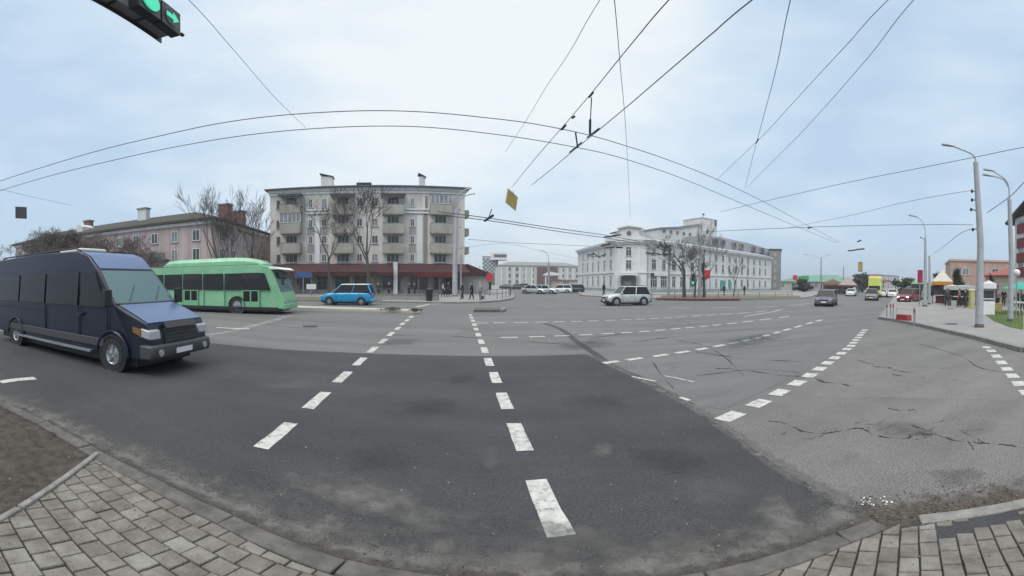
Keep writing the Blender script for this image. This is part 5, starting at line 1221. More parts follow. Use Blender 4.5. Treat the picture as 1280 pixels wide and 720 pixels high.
for lab, dx, dz in (('arrow_section', 0, 0), ('green_section', -1, 0), ('amber_section', -1, 1), ('red_section', -1, 2)):
    o = sc+ex*dx*(S_+.03)+ez*dz*S_
    h = plate_obj(lab, T, o, ex, ez, n, rect(-S_/2, S_/2, -S_/2, S_/2), .12, HS)
    plate_obj('lens_ring', h, o+n*.006, ex, ez, n, circ(0, 0, .155), .01, mat('lens_ring', (.16, .09, .09), .5) if 'lens_ring' not in bpy.data.materials else bpy.data.materials['lens_ring'])
    if lab == 'arrow_section':
        plate_obj('lens', h, o+n*.012, ex, ez, n, circ(0, 0, .14), .01, M['black'])
        plate_obj('arrow', h, o+n*.02, ex, ez, n, [(-.12, -.035), (.01, -.035), (.01, -.09), (.125, 0), (.01, .09), (.01, .035), (-.12, .035)], .01, GL)
    else: plate_obj('lens', h, o+n*.02, ex, ez, n, circ(0, 0, .145), .02, {'green_section': GL, 'amber_section': DKY, 'red_section': DKR}[lab])
cs = sc-n*.125
plate_obj('housing', T, cs, ex, ez, n, [(-1.95, -S_/2+.03), (S_/2-.03, -S_/2+.03), (S_/2-.03, S_/2-.02), (-S_/2-.03, S_/2-.02), (-S_/2-.03, 2.5*S_-.03), (-1.0, 2.5*S_-.03), (-1.0, S_/2), (-1.95, S_/2)], .12, UN)
plate_obj('backing_board', T, cs-n*.123, ex, ez, n, [(-2.05, -S_/2-.03), (S_/2+.01, -S_/2-.03), (S_/2+.01, S_/2+.03), (-S_/2+.03, S_/2+.03), (-S_/2+.03, 2.5*S_+.04), (-1.05, 2.5*S_+.04), (-1.05, S_/2+.03), (-2.05, S_/2+.03)], .012, HS)
bm = B()
for k in (-1.45, -.75, -.32): p = cs+ex*k-ez*(S_/2-.025); tube(bm, [p, p-n*.12], .02, 6)
p = sc+ex*(S_/2)-n*.02-ez*.12; tube(bm, [p, p+ex*.06], .012, 6); tube(bm, [p+ex*.05, p+ex*.09], .024, 8)
obj('fixings', bm, HS, T)
pb = Vector((-7.4, -2.6, 0)); bm = B(); a = sc-n*.2-ex*.4+ez*.6; tube(bm, [a-ez*.2, a+ez*1.5, (pb.x, pb.y, 7.6)], .05, 8); tube(bm, [(pb.x, pb.y, 0), (pb.x, pb.y, 7.7)], [.12, .08], 10); obj('mast', bm, M['galv'], T)
def signal(label, x, y, D, lit, base_y=None, name='traffic_light', s=.32, nsec=3, az=None):
    p = at(x, y, D); d = Vector((-p.x, -p.y, 0)).normalized(); e = Vector((-d.y, d.x, 0)); z = Vector((0, 0, 1)); root = empty(name, (0, 0, 0), 0, label, 'traffic light')
    h = plate_obj('housing', root, p, e, z, d, rect(-s*.55, s*.55, -s*1.6, s*1.6), .2, HS)
    for k, (c, nm) in enumerate((('red', DKR), ('amber', DKY), ('green', DKR))):
        m = nm if c != lit else (GL if lit == 'green' else REDL); plate_obj('lens', h, p+z*s*(1-k)+d*.02, e, z, d, circ(0, 0, s*.42, 14), .02, m)
    b = Vector((p.x, p.y, 0)); bm = B(); tube(bm, [(p.x-d.x*.28, p.y-d.y*.28, 0), (p.x-d.x*.28, p.y-d.y*.28, p.z+.8)], .06, 8); obj('post', bm, M['galv'], root); return root
REDL = mat('red_signal', (.6, .02, .02), .3, emit=(1, .04, .03), es=2)
GL2 = GL
signal('small traffic light showing green between the bare trees at the white building', 866.5, 349, 62, 'green', s=.55)
signal('dark traffic light on the far pavement corner by the railing', 612.5, 357, 52, 'none', s=.34)

# signs
def board(name, label, cat, x0, x1, y0, y1, D, m, post=None, turn=0.0, t=.04, border=None, parent=None, inner=None, shape='rect'):
    p = at((x0+x1)/2, (y0+y1)/2, D); w = (x1-x0)/F*D; a, b = at((x0+x1)/2, y0, D), at((x0+x1)/2, y1, D); h = a.z-b.z
    d = Vector((-p.x, -p.y, 0)).normalized(); d.rotate(Matrix.Rotation(turn, 3, 'Z')); e = Vector((-d.y, d.x, 0)); z = Vector((0, 0, 1)); w /= max(.2, math.cos(turn))
    root = empty(name, (p.x, p.y, 0 if post is not None else p.z), 0, label, cat); off = Vector((p.x, p.y, 0 if post is not None else p.z)); q = p-off
    pts = rect(-w/2, w/2, -h/2, h/2) if shape == 'rect' else ([(0, -h/2), (w/2, 0), (0, h/2), (-w/2, 0)] if shape == 'diamond' else circ(0, 0, w/2, 20))
    plate_obj('board', root, q, e, z, d, pts, t, border or m)
    if inner: plate_obj('face', root, q+d*.006, e, z, d, [(x*.82, y*.82) for x, y in pts], .01, inner)
    if post is not None:
        bm = B(); o = q-d*(t+.05); tube(bm, [(o.x, o.y, 0), (o.x, o.y, q.z+h/2)], post, 8); obj('post', bm, M['galv'], root)
    return root
M['sign_yellow'] = mat('yellow_sign', (.33, .24, .05), .6, col2=(.45, .32, .06), scale=4); M['sign_red'] = mat('red_sign', (.45, .02, .03), .5, var=.1); M['sign_crimson'] = mat('crimson_sign', (.28, .02, .05), .5)
s_ = board('hanging_sign', 'weathered yellow road sign board hanging from the wires above the crossing', 'road sign', 633.5, 646.5, 240, 259, 23, M['sign_yellow'], None, R(60), border=mat('pale_sign_edge', (.42, .36, .22), .6), inner=M['sign_yellow'])
s_.rotation_mode = 'QUATERNION'; dv = Vector((-s_.location.x, -s_.location.y, 0)).normalized(); dv.rotate(Matrix.Rotation(R(60), 3, 'Z')); from mathutils import Quaternion as Qn; s_.rotation_quaternion = Qn(dv, R(-15)); bm = B(); tube(bm, [(0, 0, .33), (.0, .0, .55)], .02, 6); obj('hanger', bm, M['dark_metal'], s_)
s_ = board('hanging_sign', 'dark greyish square sign board hanging at the far left above the trees', 'road sign', 19.5, 33.5, 258.5, 273, 17, mat('dark_red_board', (.085, .075, .078), .6, col2=(.11, .095, .098), scale=5), None, R(18))
board('hanging_sign', 'narrow yellow sign with a green edge, high above the red-roofed row', 'road sign', 1072.7, 1078.2, 327.5, 339.5, 70, mat('green_edge', (.06, .16, .05), .6), None, 0, inner=M['sign_yellow'])
board('red_sign', 'round bright red sign on a post before the office tower', 'road sign', 608.6, 615.8, 341.5, 351.5, 58, M['sign_red'], .06, 0, shape='rect', inner=M['sign_red'])
board('shop_banner', 'bright red hanging banner between the bare trees at the white building', 'banner', 880, 887.5, 337.5, 348.5, 64, M['sign_red'], .06, R(15))
board('vertical_sign', 'red vertical sign projecting from the slim lamp post', 'sign', 1147, 1153.5, 337.5, 353.5, 38, M['sign_crimson'], .05, R(20))
board('notice_board', 'white panel board standing on the pavement edge beside the tallest lamp post', 'notice board', 1229.5, 1243.5, 377, 393.5, 26, M['whitepaint'], .05, R(10), t=.3)
board('red_flag_sign', 'small red sign in front of the green-roofed hall', 'sign', 991, 997, 344, 350, 120, M['sign_red'], .08)
board('green_shop_sign', 'small bright green sign beside the small red one at the market hall', 'sign', 998, 1011, 345, 350, 120, mat('green_sign', (.05, .3, .1), .5), .08)
board('advert_panel', 'blue and white advert panel under the left end of the shop awning', 'advert', 368, 390, 340, 347, 53, mat('blue_panel', (.05, .11, .24), .5, var=.15), .07)
board('white_poster', 'small white poster stand on the verge left of the blue hatchback', 'poster', 383, 395, 355, 361.5, 46, M['whitepaint'], .05)

# ================================================================== OVERHEAD WIRES (all at real heights above the street)
wires = 0
def wire(label, px, z, r=.014, name='overhead_wire', group=None, ext=0, ext0=0, sm=5, zs=None):
    q = [g(x, y, zz) for (x, y), zz in zip(px, zs or [z]*len(px))]
    if ext0: q.insert(0, q[0]+(q[0]-q[1]).normalized()*ext0)
    if ext: q.append(q[-1]+(q[-1]-q[-2]).normalized()*ext)
    q = smooth_pts(q, sm) if sm and len(q) > 2 else q
    bm = B(); tube(bm, q, r, 6); o = obj(name, bm, M['wire'], None, smooth=True); return tag(o, label, 'wire', group)
TG = 'trolley wires over the crossing'
W1=[(0,226.3),(60,207),(130,186.5),(201.5,169.5),(265.2,155.8),(324,147),(400,140.6),(470,138.3),(530,140),(600,146.3),(655,152.9),(700.8,161),(743.5,170.7),(783,182.5),(830,198),(900,226),(960,255),(1008,281),(1050,303)]
W2=[(0,238.5),(60,220.5),(130,203),(220,183.5),(307.7,169),(400,160.3),(470,157.6),(530,158.8),(600,165.5),(670,175.2),(722,184.6),(758.8,192.5),(800,204.6),(850,222),(910,247),(960,268),(1010,289),(1046,304)]
wire('upper of the two long trolley wires bowing across the street from the left', W1, 5.9, .011, 'trolley_wire', TG, ext0=14)
wire('lower of the two long trolley wires bowing across the street from the left', W2, 5.9, .011, 'trolley_wire', TG, ext0=14)
wire('thick trolley wire slanting down from the top toward the crossing fittings', [(940, 0), (890, 42), (840, 85), (790, 128), (748, 163), (722, 184), (690, 211), (665, 231)], 5.92, .011, 'trolley_wire', TG, ext0=8)
wire('trolley wire slanting down from the top to the yellow sign', [(836, 0), (800, 42), (768, 81), (738, 118), (703, 159), (670, 197), (640, 234)], 5.94, .0095, 'trolley_wire', TG, ext0=8)
wire('upper wire of the far pair between the flats and the white building', [(580, 268.5), (620, 274), (665, 281), (710, 287.5), (760, 294.5), (800, 302)], 6.2, .03, 'trolley_wire', TG, ext0=2)
wire('lower wire of the far pair between the flats and the white building', [(580, 272), (620, 277), (665, 284), (710, 291), (758, 297.5), (800, 305)], 6.2, .03, 'trolley_wire', TG, ext0=2)
SG = 'thin span wires over the street'
wire('thin span wire falling from the top left toward the bowed trolley wires', [(236, 0), (290, 60), (340, 118), (382, 160)], 6.6, .0055, 'span_wire', SG, ext0=5)
wire('thin span wire left of the two slanting trolley wires', [(750, 0), (712, 65), (682, 110), (658, 150), (632, 190)], 6.6, .0055, 'span_wire', SG, ext0=5)
wire('near-vertical thin wire dropping toward the pediment', [(768, 0), (776, 90), (783, 175), (788, 272)], 6.6, .0065, 'span_wire', SG, ext0=5)
wire('steep thin wire dropping from the top on the right of the crossing', [(988, 0), (968, 95), (946, 177), (931, 236)], 6.6, .007, 'span_wire', SG, ext0=5)
wire('left of the two parallel thin wires falling from the top right', [(1110, 0), (1050, 65), (990, 130), (946, 177), (895, 226)], 6.6, .0065, 'span_wire', SG, ext0=5)
wire('right of the two parallel thin wires falling from the top right', [(1142, 0), (1085, 72), (1030, 135), (985, 183), (935, 233)], 6.6, .0065, 'span_wire', SG, ext0=5)
wire('long cable rising to the right edge past the tallest lamp post', [(900, 265), (980, 246), (1060, 228), (1140, 212), (1216, 197), (1280, 184)], 7.2, .013, 'cable', None, ext=6)
wire('level cable running from the white building to the tallest lamp post', [(880, 290), (960, 286), (1040, 283), (1130, 281), (1216, 281)], 6.3, .02, 'cable')
wire('faint cable rising from the white building to the post bracket', [(985, 285), (1060, 270), (1130, 253), (1215, 238)], 7.0, .012, 'cable')
wire('cable from the lawn lamp post up to the right edge', [(1234, 266), (1262, 246), (1280, 228)], 6.4, .02, 'cable', None, ext=4)
wire('thin cable drooping left from the tallest lamp post', [(1216, 286), (1200, 292), (1180, 308), (1168, 316)], 6.0, .02, 'cable')
wire('thin wire at the far left sloping down to the trees', [(0, 236.5), (40, 246), (90, 257)], 6.8, .008, 'span_wire', SG, ext0=6)
wire('far thin cable low across the side street', [(585, 299), (640, 303.5), (700, 306), (740, 308)], 7.4, .028, 'cable')
wire('lower far cable beneath the cable over the side street', [(578, 311), (606, 306), (640, 305.5), (690, 317), (735, 326)], 7.6, .018, 'cable')
# fittings where wires cross
def fitting(label, segs, z=5.95):
    bm = B()
    for x0, y0, x1, y1, r in segs: tube(bm, [g(x0, y0, z), g(x1, y1, z)], r, 7)
    c0 = g(segs[0][0], segs[0][1], z); root = empty('wire_fitting', c0, 0, label, 'wire fitting', 'wire fittings')
    bmesh.ops.translate(bm, verts=bm.verts, vec=-c0); split(obj('clamp', bm, M['black'], root), 'clamp')
fitting('long dark fitting on the thick trolley wire where it crosses the upper bowed wire', [(734, 172, 749, 160.5, .022), (737.5, 167, 737.8, 150, .032), (738, 150, 739.5, 122, .012)])
fitting('dark fitting on the trolley wire crossing the lower bowed wire', [(712, 190.5, 727, 178, .021), (722, 184, 719.5, 166, .022)])
fitting('small dark insulator high on the wire to the yellow sign', [(736.5, 121.5, 741.5, 115.5, .022)])
fitting('small dark insulator lower on the wire to the yellow sign, above the bowed wires', [(702, 162, 707, 156.5, .03)])
fitting('tiny insulator between the two larger ones on the slanting wire', [(715.5, 147.5, 718, 145.5, .03)])
fitting('dark fitting on the far wire pair near the flats', [(606, 276, 616, 269.5, .09), (611, 272, 614.5, 262, .03)], 6.25)
fitting('dark fitting at the right end of the far wire pair, before the pediment', [(755, 296.5, 776, 293.5, .07), (763, 292, 770, 290, .06)], 6.25)
fitting('first dark wire switch in front of the white building\'s left wing', [(735, 319, 741, 318, .12), (742, 317, 750, 322, .1), (751, 320, 757, 318, .12), (735, 321, 756, 320, .05)], 6.25)
fitting('second dark wire switch above the first one, left of the corner bay', [(752, 307, 762, 305, .12), (756, 310, 768, 309, .08), (770, 309, 778, 309.5, .1)], 6.25)
fitting('row of dark wire clamps in front of the right wing', [(808, 316, 816, 317, .12), (817, 316, 826, 318, .1), (828, 317, 839, 318, .12), (808, 318.5, 839, 318.8, .05)], 6.25)
fitting('small clamp where three thin wires meet, upper right sky', [(945, 179, 948, 174, .022)], 6.6)
fitting('clamp on the level cable right of the bowed wires', [(1010, 285.3, 1014, 284, .06)], 6.3)
fitting('pair of far dark clamps above the main road', [(1060, 313.5, 1070, 312.5, .14), (1070, 312, 1080, 311, .14), (1072, 302, 1076, 300.5, .12)], 9.0)

# ================================================================== TREES
def bare_tree(label, base, h, seed, lean=(0, 0), trunk_r=.22, spread=.55, levels=6, trunk_frac=.36, name='bare_tree', m=None, droop=.0, kids=(3, 4), twig=.012, group=None):
    rnd = random.Random(seed); root = empty(name, base, 0, label, 'tree', group); tr = B(); cr = B()
    def grow(bm, p, d, ln, r, lv):
        n = 4; q = [p]; dd = d.copy()
        for i in range(n):
            dd = (dd+Vector((rnd.uniform(-1, 1), rnd.uniform(-1, 1), rnd.uniform(-.3, .6)))*(.13 if lv else .07)).normalized(); q.append(q[-1]+dd*ln/n)
        rs = [max(twig, r*(1-.45*i/n)) for i in range(n+1)]
        tube(bm, q, rs, 7 if lv == 0 else (5 if lv < 2 else 3), cap=lv < 2)
        if lv >= levels: return
        k = rnd.randint(*kids)
        for j in range(k):
            t = 1.0 if j == 0 else rnd.uniform(.45, .98); i = min(n-1, int(t*n)); pp = q[i]+(q[i+1]-q[i])*(t*n-i)
            ang = rnd.uniform(0, 6.283); side = Vector((math.cos(ang), math.sin(ang), rnd.uniform(-.1, .45)-droop))
            nd = (dd*(1-spread*(.5 if j == 0 else 1))+side*spread).normalized()
            grow(cr, pp, nd, ln*rnd.uniform(.56, .8), rs[-1]*(.85 if j == 0 else rnd.uniform(.5, .75)), lv+1)
    d = Vector((lean[0], lean[1], 1)).normalized()
    grow(tr, Vector((0, 0, -.05)), d, h*trunk_frac, trunk_r, 0)
    mm = m or BARK
    obj('trunk', tr, mm, root, smooth=True); obj('crown', cr, mm, root, smooth=True); return root
BARK = mat('dark_bark', (.05, .044, .04), .95, col2=(.1, .092, .085), scale=5); BARK2 = mat('reddish_bark', (.11, .085, .076), .95, col2=(.17, .137, .122), scale=5)
def hgt(x, ytop, D): return at(x, ytop, D).z
bare_tree('thick dark bare tree leaning left before the flats, with upright limbs', g(463, 371, .1), 12.5, 5, lean=(-.16, 0), trunk_r=.27, spread=.36, levels=5, twig=.02, trunk_frac=.45, kids=(3, 4))
bare_tree('bare tree with a broad twiggy crown in front of the flats\' second balcony row', g(411, 371.5, .1), 12.0, 11, lean=(.02, 0), trunk_r=.2, spread=.5, levels=5, trunk_frac=.4)
bare_tree('tall bare tree with slim limbs left of the flats', pol(318, 47), 14.0, 21, lean=(-.03, 0), trunk_r=.2, spread=.27, levels=5, trunk_frac=.36)
bare_tree('dark bare tree right in front of the pink building\'s corner', pol(270, 43), 9.5, 33, trunk_r=.26, spread=.3, levels=5, trunk_frac=.5)
bare_tree('slender bare tree just right of the pink building\'s corner', pol(287, 44), 8.5, 37, trunk_r=.18, spread=.3, levels=5, trunk_frac=.45)
bare_tree('bare tree with crooked branches left of the red banner', g(855.5, 372.3, .1), 9.8, 41, lean=(-.06, 0), trunk_r=.26, spread=.62, levels=5, twig=.02, trunk_frac=.38)
bare_tree('forked bare tree right behind the red banner', g(880, 372.3, .1), 10.2, 47, lean=(.03, 0), trunk_r=.24, spread=.42, levels=5, trunk_frac=.34)
bare_tree('low bare tree left of the forked tree at the white building', g(868, 372, .1), 6.8, 53, lean=(.1, 0), trunk_r=.15, spread=.5, levels=5, trunk_frac=.38)
for i, (x, D, h, sd, lb) in enumerate(((66, 46, 10.0, 61, 'dense dark bare tree at the far left, beyond the minibus roof'), (40, 60, 9.0, 62, 'bare tree behind the dark hanging sign'), (8, 52, 8.5, 63, 'bare tree at the left edge of the street'), (105, 62, 12.5, 64, 'bare tree behind the left part of the dark roof'), (148, 70, 14.5, 65, 'tall bare tree rising above the middle of the dark roof'), (128, 66, 12.5, 66, 'thin bare tree left of the tall one above the dark roof'), (245, 78, 16.5, 67, 'pale bare tree behind the ridge left of the brick chimneys'), (262, 76, 15.5, 68, 'pale bare tree showing over the ridge\'s end'), (90, 40, 9.5, 69, 'bare reddish tree in front of the pink building'), (160, 42, 8.5, 70, 'low bare reddish tree before the pink building\'s middle'), (118, 38, 8.0, 71, 'twiggy reddish tree right of the dense dark one'), (138, 44, 9.0, 72, 'twiggy bare tree before the middle of the pink wall'), (184, 46, 8.0, 73, 'dark twiggy tree over the mint green bus tail'), (75, 38, 8.0, 74, 'reddish twiggy tree close behind the minibus roof'))):
    bare_tree(lb, pol(x, D), h*((1.08 if x > 100 else 1.12) if D < 50 else 1.15), sd, trunk_r=.2, spread=.5, levels=6, trunk_frac=.3, m=BARK2 if i in (0, 3, 8, 9, 10, 11, 13) else BARK, kids=(3, 5) if i in (0, 8, 10, 13) else (3, 4), twig=.011)
bare_tree('small bare street tree right of the teal door', g(917, 371.5, .1), 6.0, 77, trunk_r=.1, spread=.4, levels=4, trunk_frac=.4)
def leafy(name, label, base, r, h, m, seed, shape='round', trunk=.2, n=2600, leaf=.16, cat='tree'):
    rnd = random.Random(seed); root = empty(name, base, 0, label, cat); bm = B(); cl = [(Vector((rnd.gauss(0, .36)*r, rnd.gauss(0, .36)*r, 0)), rnd.random()) for _ in range(16)]
    for _ in range(n):
        c, t = rnd.choice(cl); z = (t*.8+.18)*h; k = 1-max(0, (z/h-.45))/.6 if shape == 'cone' else math.sqrt(max(.05, 1-((z/h-.55)/.5)**2))
        p = Vector((c.x*k+rnd.gauss(0, .16)*r, c.y*k+rnd.gauss(0, .16)*r, z+rnd.gauss(0, .06)*h)); q = Vector((rnd.uniform(-1, 1), rnd.uniform(-1, 1), rnd.uniform(-1, 1))).normalized(); s = q.cross(Vector((rnd.uniform(-1, 1), rnd.uniform(-1, 1), rnd.uniform(-1, 1)))).normalized(); l = leaf*rnd.uniform(.6, 1.4)
        bm.faces.new([bm.verts.new(v) for v in (p-q*l, p+s*l*.5, p+q*l, p-s*l*.5)])
    obj('crown', bm, m, root); bm = B(); tube(bm, [(0, 0, -.05), (0, 0, h*.7)], [trunk, trunk*.4], 7); obj('trunk', bm, BARK, root); return root
DKL = mat('dark_conifer', (.028, .036, .03), .9, col2=(.06, .065, .055), scale=3); GRL = mat('olive_leaves', (.05, .06, .025), .9, col2=(.09, .095, .045), scale=3)
leafy('round_conifer', 'dark round conifer standing before the salmon building', pol(1196.5, 56), 1.25, 4.5, DKL, 1, 'cone', n=8000, leaf=.09)
leafy('conifer', 'small dark conifer under the red hipped roof', pol(1239, 44), .6, 3.3, DKL, 2, 'cone', n=1500, leaf=.1)
leafy('bush', 'dark bare bush between the conical kiosk and the red-roofed row', pol(1077, 120), 4.0, 5.5, mat('brown_bush', (.06, .05, .045), .95, col2=(.1, .09, .08), scale=1), 3, n=2200, leaf=.4, cat='bush')
leafy('bush', 'dark green bush under the post with the red sign', pol(1172, 70), 2.2, 4.3, DKL, 4, n=2000, leaf=.22, cat='bush')
leafy('bush', 'olive tree beside the conifer behind the kiosks', pol(1131, 80), 3.0, 3.6, GRL, 5, n=1800, leaf=.3, cat='bush')
leafy('bush', 'low green shrub at the office tower', pol(599, 130), 3.0, 6.0, mat('yellow_green_bush', (.10, .105, .04), .9, col2=(.15, .14, .06), scale=1), 6, n=1500, leaf=.35, cat='bush')
leafy('hedge_tree', 'dark leafy mass before the market hall', pol(1004, 110), 3.6, 3.4, DKL, 7, n=1800, leaf=.35, cat='bush')
leafy('bush', 'dark evergreen shrub at the far left under the hanging sign', pol(55, 40), 3.0, 5.4, DKL, 8, n=3000, leaf=.2, cat='bush')
for i, (x, y) in enumerate(((487, 388.6), (518.5, 390))):
    leafy('weed_tuft', ('wider dark grass tuft on the long median island', 'smaller dark grass tuft at the end of the median island')[i], g(x, y, .1), (.9, .5)[i], .2, mat('tuft_green', (.05, .055, .03), .95, col2=(.09, .095, .05), scale=4) if i == 0 else bpy.data.materials['tuft_green'], 20+i, trunk=.02, n=420, leaf=.045, cat='plant')

# ================================================================== PEOPLE
SKIN = mat('skin', (.42, .26, .19), .6); HAIR = mat('dark_hair', (.03, .022, .018), .8)
def skin_mesh(name, verts, edges, radii, m, parent, sub=2, root_i=0):
    me = bpy.data.meshes.new(name); me.from_pydata(verts, edges, []); o = bpy.data.objects.new(name, me); COL.objects.link(o)
    md = o.modifiers.new('skin', 'SKIN')
    if not me.skin_vertices: me.skin_vertices.new()
    for i, r_ in enumerate(radii):
        sv = me.skin_vertices[0].data[i]; sv.radius = (r_, r_) if not isinstance(r_, tuple) else r_; sv.use_root = (i == root_i)
    md.use_smooth_shade = True; s = o.modifiers.new('sub', 'SUBSURF'); s.levels = sub; s.render_levels = sub
    me.materials.append(m); o.parent = parent; return o
CLOTH = {}
def cloth(c):
    if c not in CLOTH: CLOTH[c] = mat('cloth_%d' % len(CLOTH), c, .9, var=.2, scale=6)
    return CLOTH[c]
def person(label, loc, rz, coat, trousers, h=1.74, stride=.22, bag=None, hat=None, long=False, seed=0):
    rnd = random.Random(seed); root = empty('person', loc, rz, label, 'person'); k = h/1.75; st = stride; ar = st*.9
    V = lambda *p: tuple(c*k for c in p)
    verts = [V(0, 0, .95), V(0, 0, 1.15), V(.01, 0, 1.38), V(.02, 0, 1.5), V(.035, 0, 1.58), V(.035, 0, 1.66), V(.02, 0, 1.73),
             V(0, .1, .9), V(st*.55, .1, .5), V(st, .1, .09), V(st+.15, .11, .04), V(0, -.1, .9), V(-st*.3, -.1, .5), V(-st, -.1, .11), V(-st+.14, -.11, .05),
             V(0, .19, 1.42), V(-ar*.4, .24, 1.14), V(-ar*.5+.12, .25, .9), V(-ar*.5+.17, .25, .81), V(0, -.19, 1.42), V(ar*.4, -.24, 1.14), V(ar*.5+.14, -.25, .92), V(ar*.5+.2, -.25, .83), V(.1, 0, 1.615)]
    edges = [(0, 1), (1, 2), (2, 3), (3, 4), (4, 5), (5, 6), (0, 7), (7, 8), (8, 9), (9, 10), (0, 11), (11, 12), (12, 13), (13, 14), (2, 15), (15, 16), (16, 17), (17, 18), (2, 19), (19, 20), (20, 21), (21, 22), (5, 23)]
    rad = [.12, .115, .13, .055, .085, .095, .06, .085, .058, .045, .035, .085, .058, .045, .035, .055, .042, .034, .03, .055, .042, .034, .03, .03]
    skin_mesh('body', verts, edges, [r_*k for r_ in rad], SKIN, root)
    # trousers, coat and hair over the body
    tv = [verts[i] for i in (0, 7, 8, 9, 11, 12, 13)]; skin_mesh('trousers', tv, [(0, 1), (1, 2), (2, 3), (0, 4), (4, 5), (5, 6)], [r_*k for r_ in (.14, .105, .078, .066, .105, .078, .066)], cloth(trousers), root)
    cv = [verts[i] for i in (0, 1, 2)]+[V(.015, 0, 1.49)]+[verts[i] for i in (15, 16, 17, 19, 20, 21)]; ce = [(0, 1), (1, 2), (2, 3), (2, 4), (4, 5), (5, 6), (2, 7), (7, 8), (8, 9)]; cr = [.165, .15, .165, .075, .078, .062, .05, .078, .062, .05]
    if long: cv.append(V(0, 0, .62)); ce.append((0, 10)); cr.append(.17)
    skin_mesh('coat', cv, ce, [r_*k for r_ in cr], cloth(coat), root)
    skin_mesh('hair' if not hat else 'hat', [V(-.015, 0, 1.6), V(.0, 0, 1.68), V(.012, 0, 1.74)], [(0, 1), (1, 2)], [r_*k for r_ in (.085, .108, .075)], HAIR if not hat else cloth(hat), root)
    sv = [V(st-.03, .1, .07), V(st+.16, .11, .045)]; skin_mesh('shoe', sv, [(0, 1)], [.06*k, .045*k], M['black'], root)
    sv = [V(-st-.03, -.1, .085), V(-st+.15, -.11, .05)]; skin_mesh('shoe', sv, [(0, 1)], [.06*k, .045*k], M['black'], root)
    return root
pk = lambda x, y, z=.13: g(x, y, z)
person('person in black standing left of the corner shop window on the far pavement', pk(578, 374.2), R(200), (.018, .018, .02), (.02, .02, .024), 1.8, .12, seed=1)
person('second person in black walking just right of the other one on the far pavement', pk(589.8, 374.6), R(185), (.02, .019, .02), (.018, .018, .02), 1.82, .2, long=True, seed=2)
pg = person('person in a grey coat and cap crossing toward the kerb with a dark bag', pk(600.6, 375.6), R(250), (.22, .23, .24), (.16, .16, .17), 1.75, .18, hat=(.3, .25, .12), seed=3)
bagp = pk(602.3, 375.4); bm = B(); loft(bm, [[(x*w, y*w*.5, z) for x, y in ((-.2, -.2), (.2, -.2), (.2, .2), (-.2, .2))] for z, w in ((0, .8), (.18, 1), (.34, .8))]); bg = empty('handbag', (bagp.x, bagp.y, bagp.z+.1), 0, 'black bag held by the person in the grey coat', 'bag'); obj('bag_body', bm, M['black'], bg, bevel=.03); bm = B(); tube(bm, [(-.12, 0, .33), (-.08, 0, .5), (.08, 0, .5), (.12, 0, .33)], .012, 6); obj('handle', bm, M['black'], bg)
person('person in a pale pink coat walking at the shop door under the awning', pk(553.5, 371.6), R(10), (.42, .34, .33), (.05, .05, .055), 1.7, .2, seed=4)
person('person in dark clothes right behind the pink coat at the awning end', pk(560, 371.2), R(0), (.03, .03, .035), (.03, .03, .03), 1.78, .15, seed=5)
person('person in a dark coat waiting under the awning behind the blue hatchback', pk(473, 371), R(270), (.03, .034, .045), (.03, .03, .03), 1.75, .06, seed=6)
person('person in a black jacket under the middle of the awning', pk(486.5, 370.8), R(250), (.02, .02, .022), (.03, .03, .035), 1.78, .1, seed=7)
person('person in a bluish dark jacket under the awning, farther right', pk(511, 370.8), R(20), (.035, .04, .05), (.02, .02, .02), 1.76, .16, seed=8)
person('person in a dark grey coat standing next to the bluish jacket', pk(518, 371), R(200), (.04, .04, .042), (.02, .02, .02), 1.74, .08, seed=9)
person('person in black walking along the white building\'s left wing', pk(754.5, 369.3), R(10), (.015, .015, .017), (.015, .015, .017), 1.85, .2, long=True, seed=10)
person('person in black standing at the market beyond the lawn', pk(1254.5, 383), R(200), (.014, .014, .015), (.014, .014, .015), 1.72, .12, seed=11)
person('person in a dark jacket at the market stall on the right edge', pk(1273.5, 385.5), R(150), (.03, .03, .035), (.02, .02, .025), 1.7, .1, seed=12)
person('person in a light jacket beside the green parasol', pk(1266.5, 383), R(100), (.35, .36, .38), (.04, .04, .05), 1.68, .1, seed=13)
person('person in a dark coat by the second door of the white building', pk(930.5, 369.4), R(180), (.02, .02, .022), (.02, .02, .02), 1.75, .15, seed=14)
person('person in a dark jacket at the teal door', pk(905, 369.6), R(0), (.02, .022, .025), (.02, .02, .02), 1.75, .12, seed=15)

# ================================================================== RAILINGS, BINS, BARRIERS, KIOSKS
def rail(label, px, hgt_, post_every, z=.13, m=None, bars=2, name='railing', r=.03):
    q = P(px, z); root = empty(name, q[0], 0, label, 'railing'); o = q[0]; bm = B(); bp = B(); pts = smooth_pts(q, 6)
    for k in range(bars): tube(bm, [p-o+Vector((0, 0, hgt_*(1-.45*k))) for p in pts], r*.8, 6)
    acc = post_every
    for i in range(len(pts)):
        if i: acc += (pts[i]-pts[i-1]).length
        if acc >= post_every or i == len(pts)-1: tube(bp, [pts[i]-o, pts[i]-o+Vector((0, 0, hgt_))], r, 6); acc = 0
    obj('rails', bm, m or M['dark_metal'], root); obj('posts', bp, m or M['dark_metal'], root); return root
rail('dark pedestrian railing around the far pavement corner', [(606, 374.6), (613, 374.4), (620, 374), (628, 373), (636, 371), (638.5, 369)], 1.0, 1.8)
rail('low dark fence along the foot of the white building\'s right wing', [(815, 372.2), (850, 372.4), (890, 372.2), (940, 371.8), (990, 371)], .75, 2.6, r=.035)
w_ = g(470, 374.5, .13); a, b = g(468, 374.2, .13), g(548, 375.6, .13); f = Front(a, b); lw = empty('low_wall', (f.o.x, f.o.y, .12), f.rz, 'low grey concrete planter wall on the pavement before the shops', 'low wall')
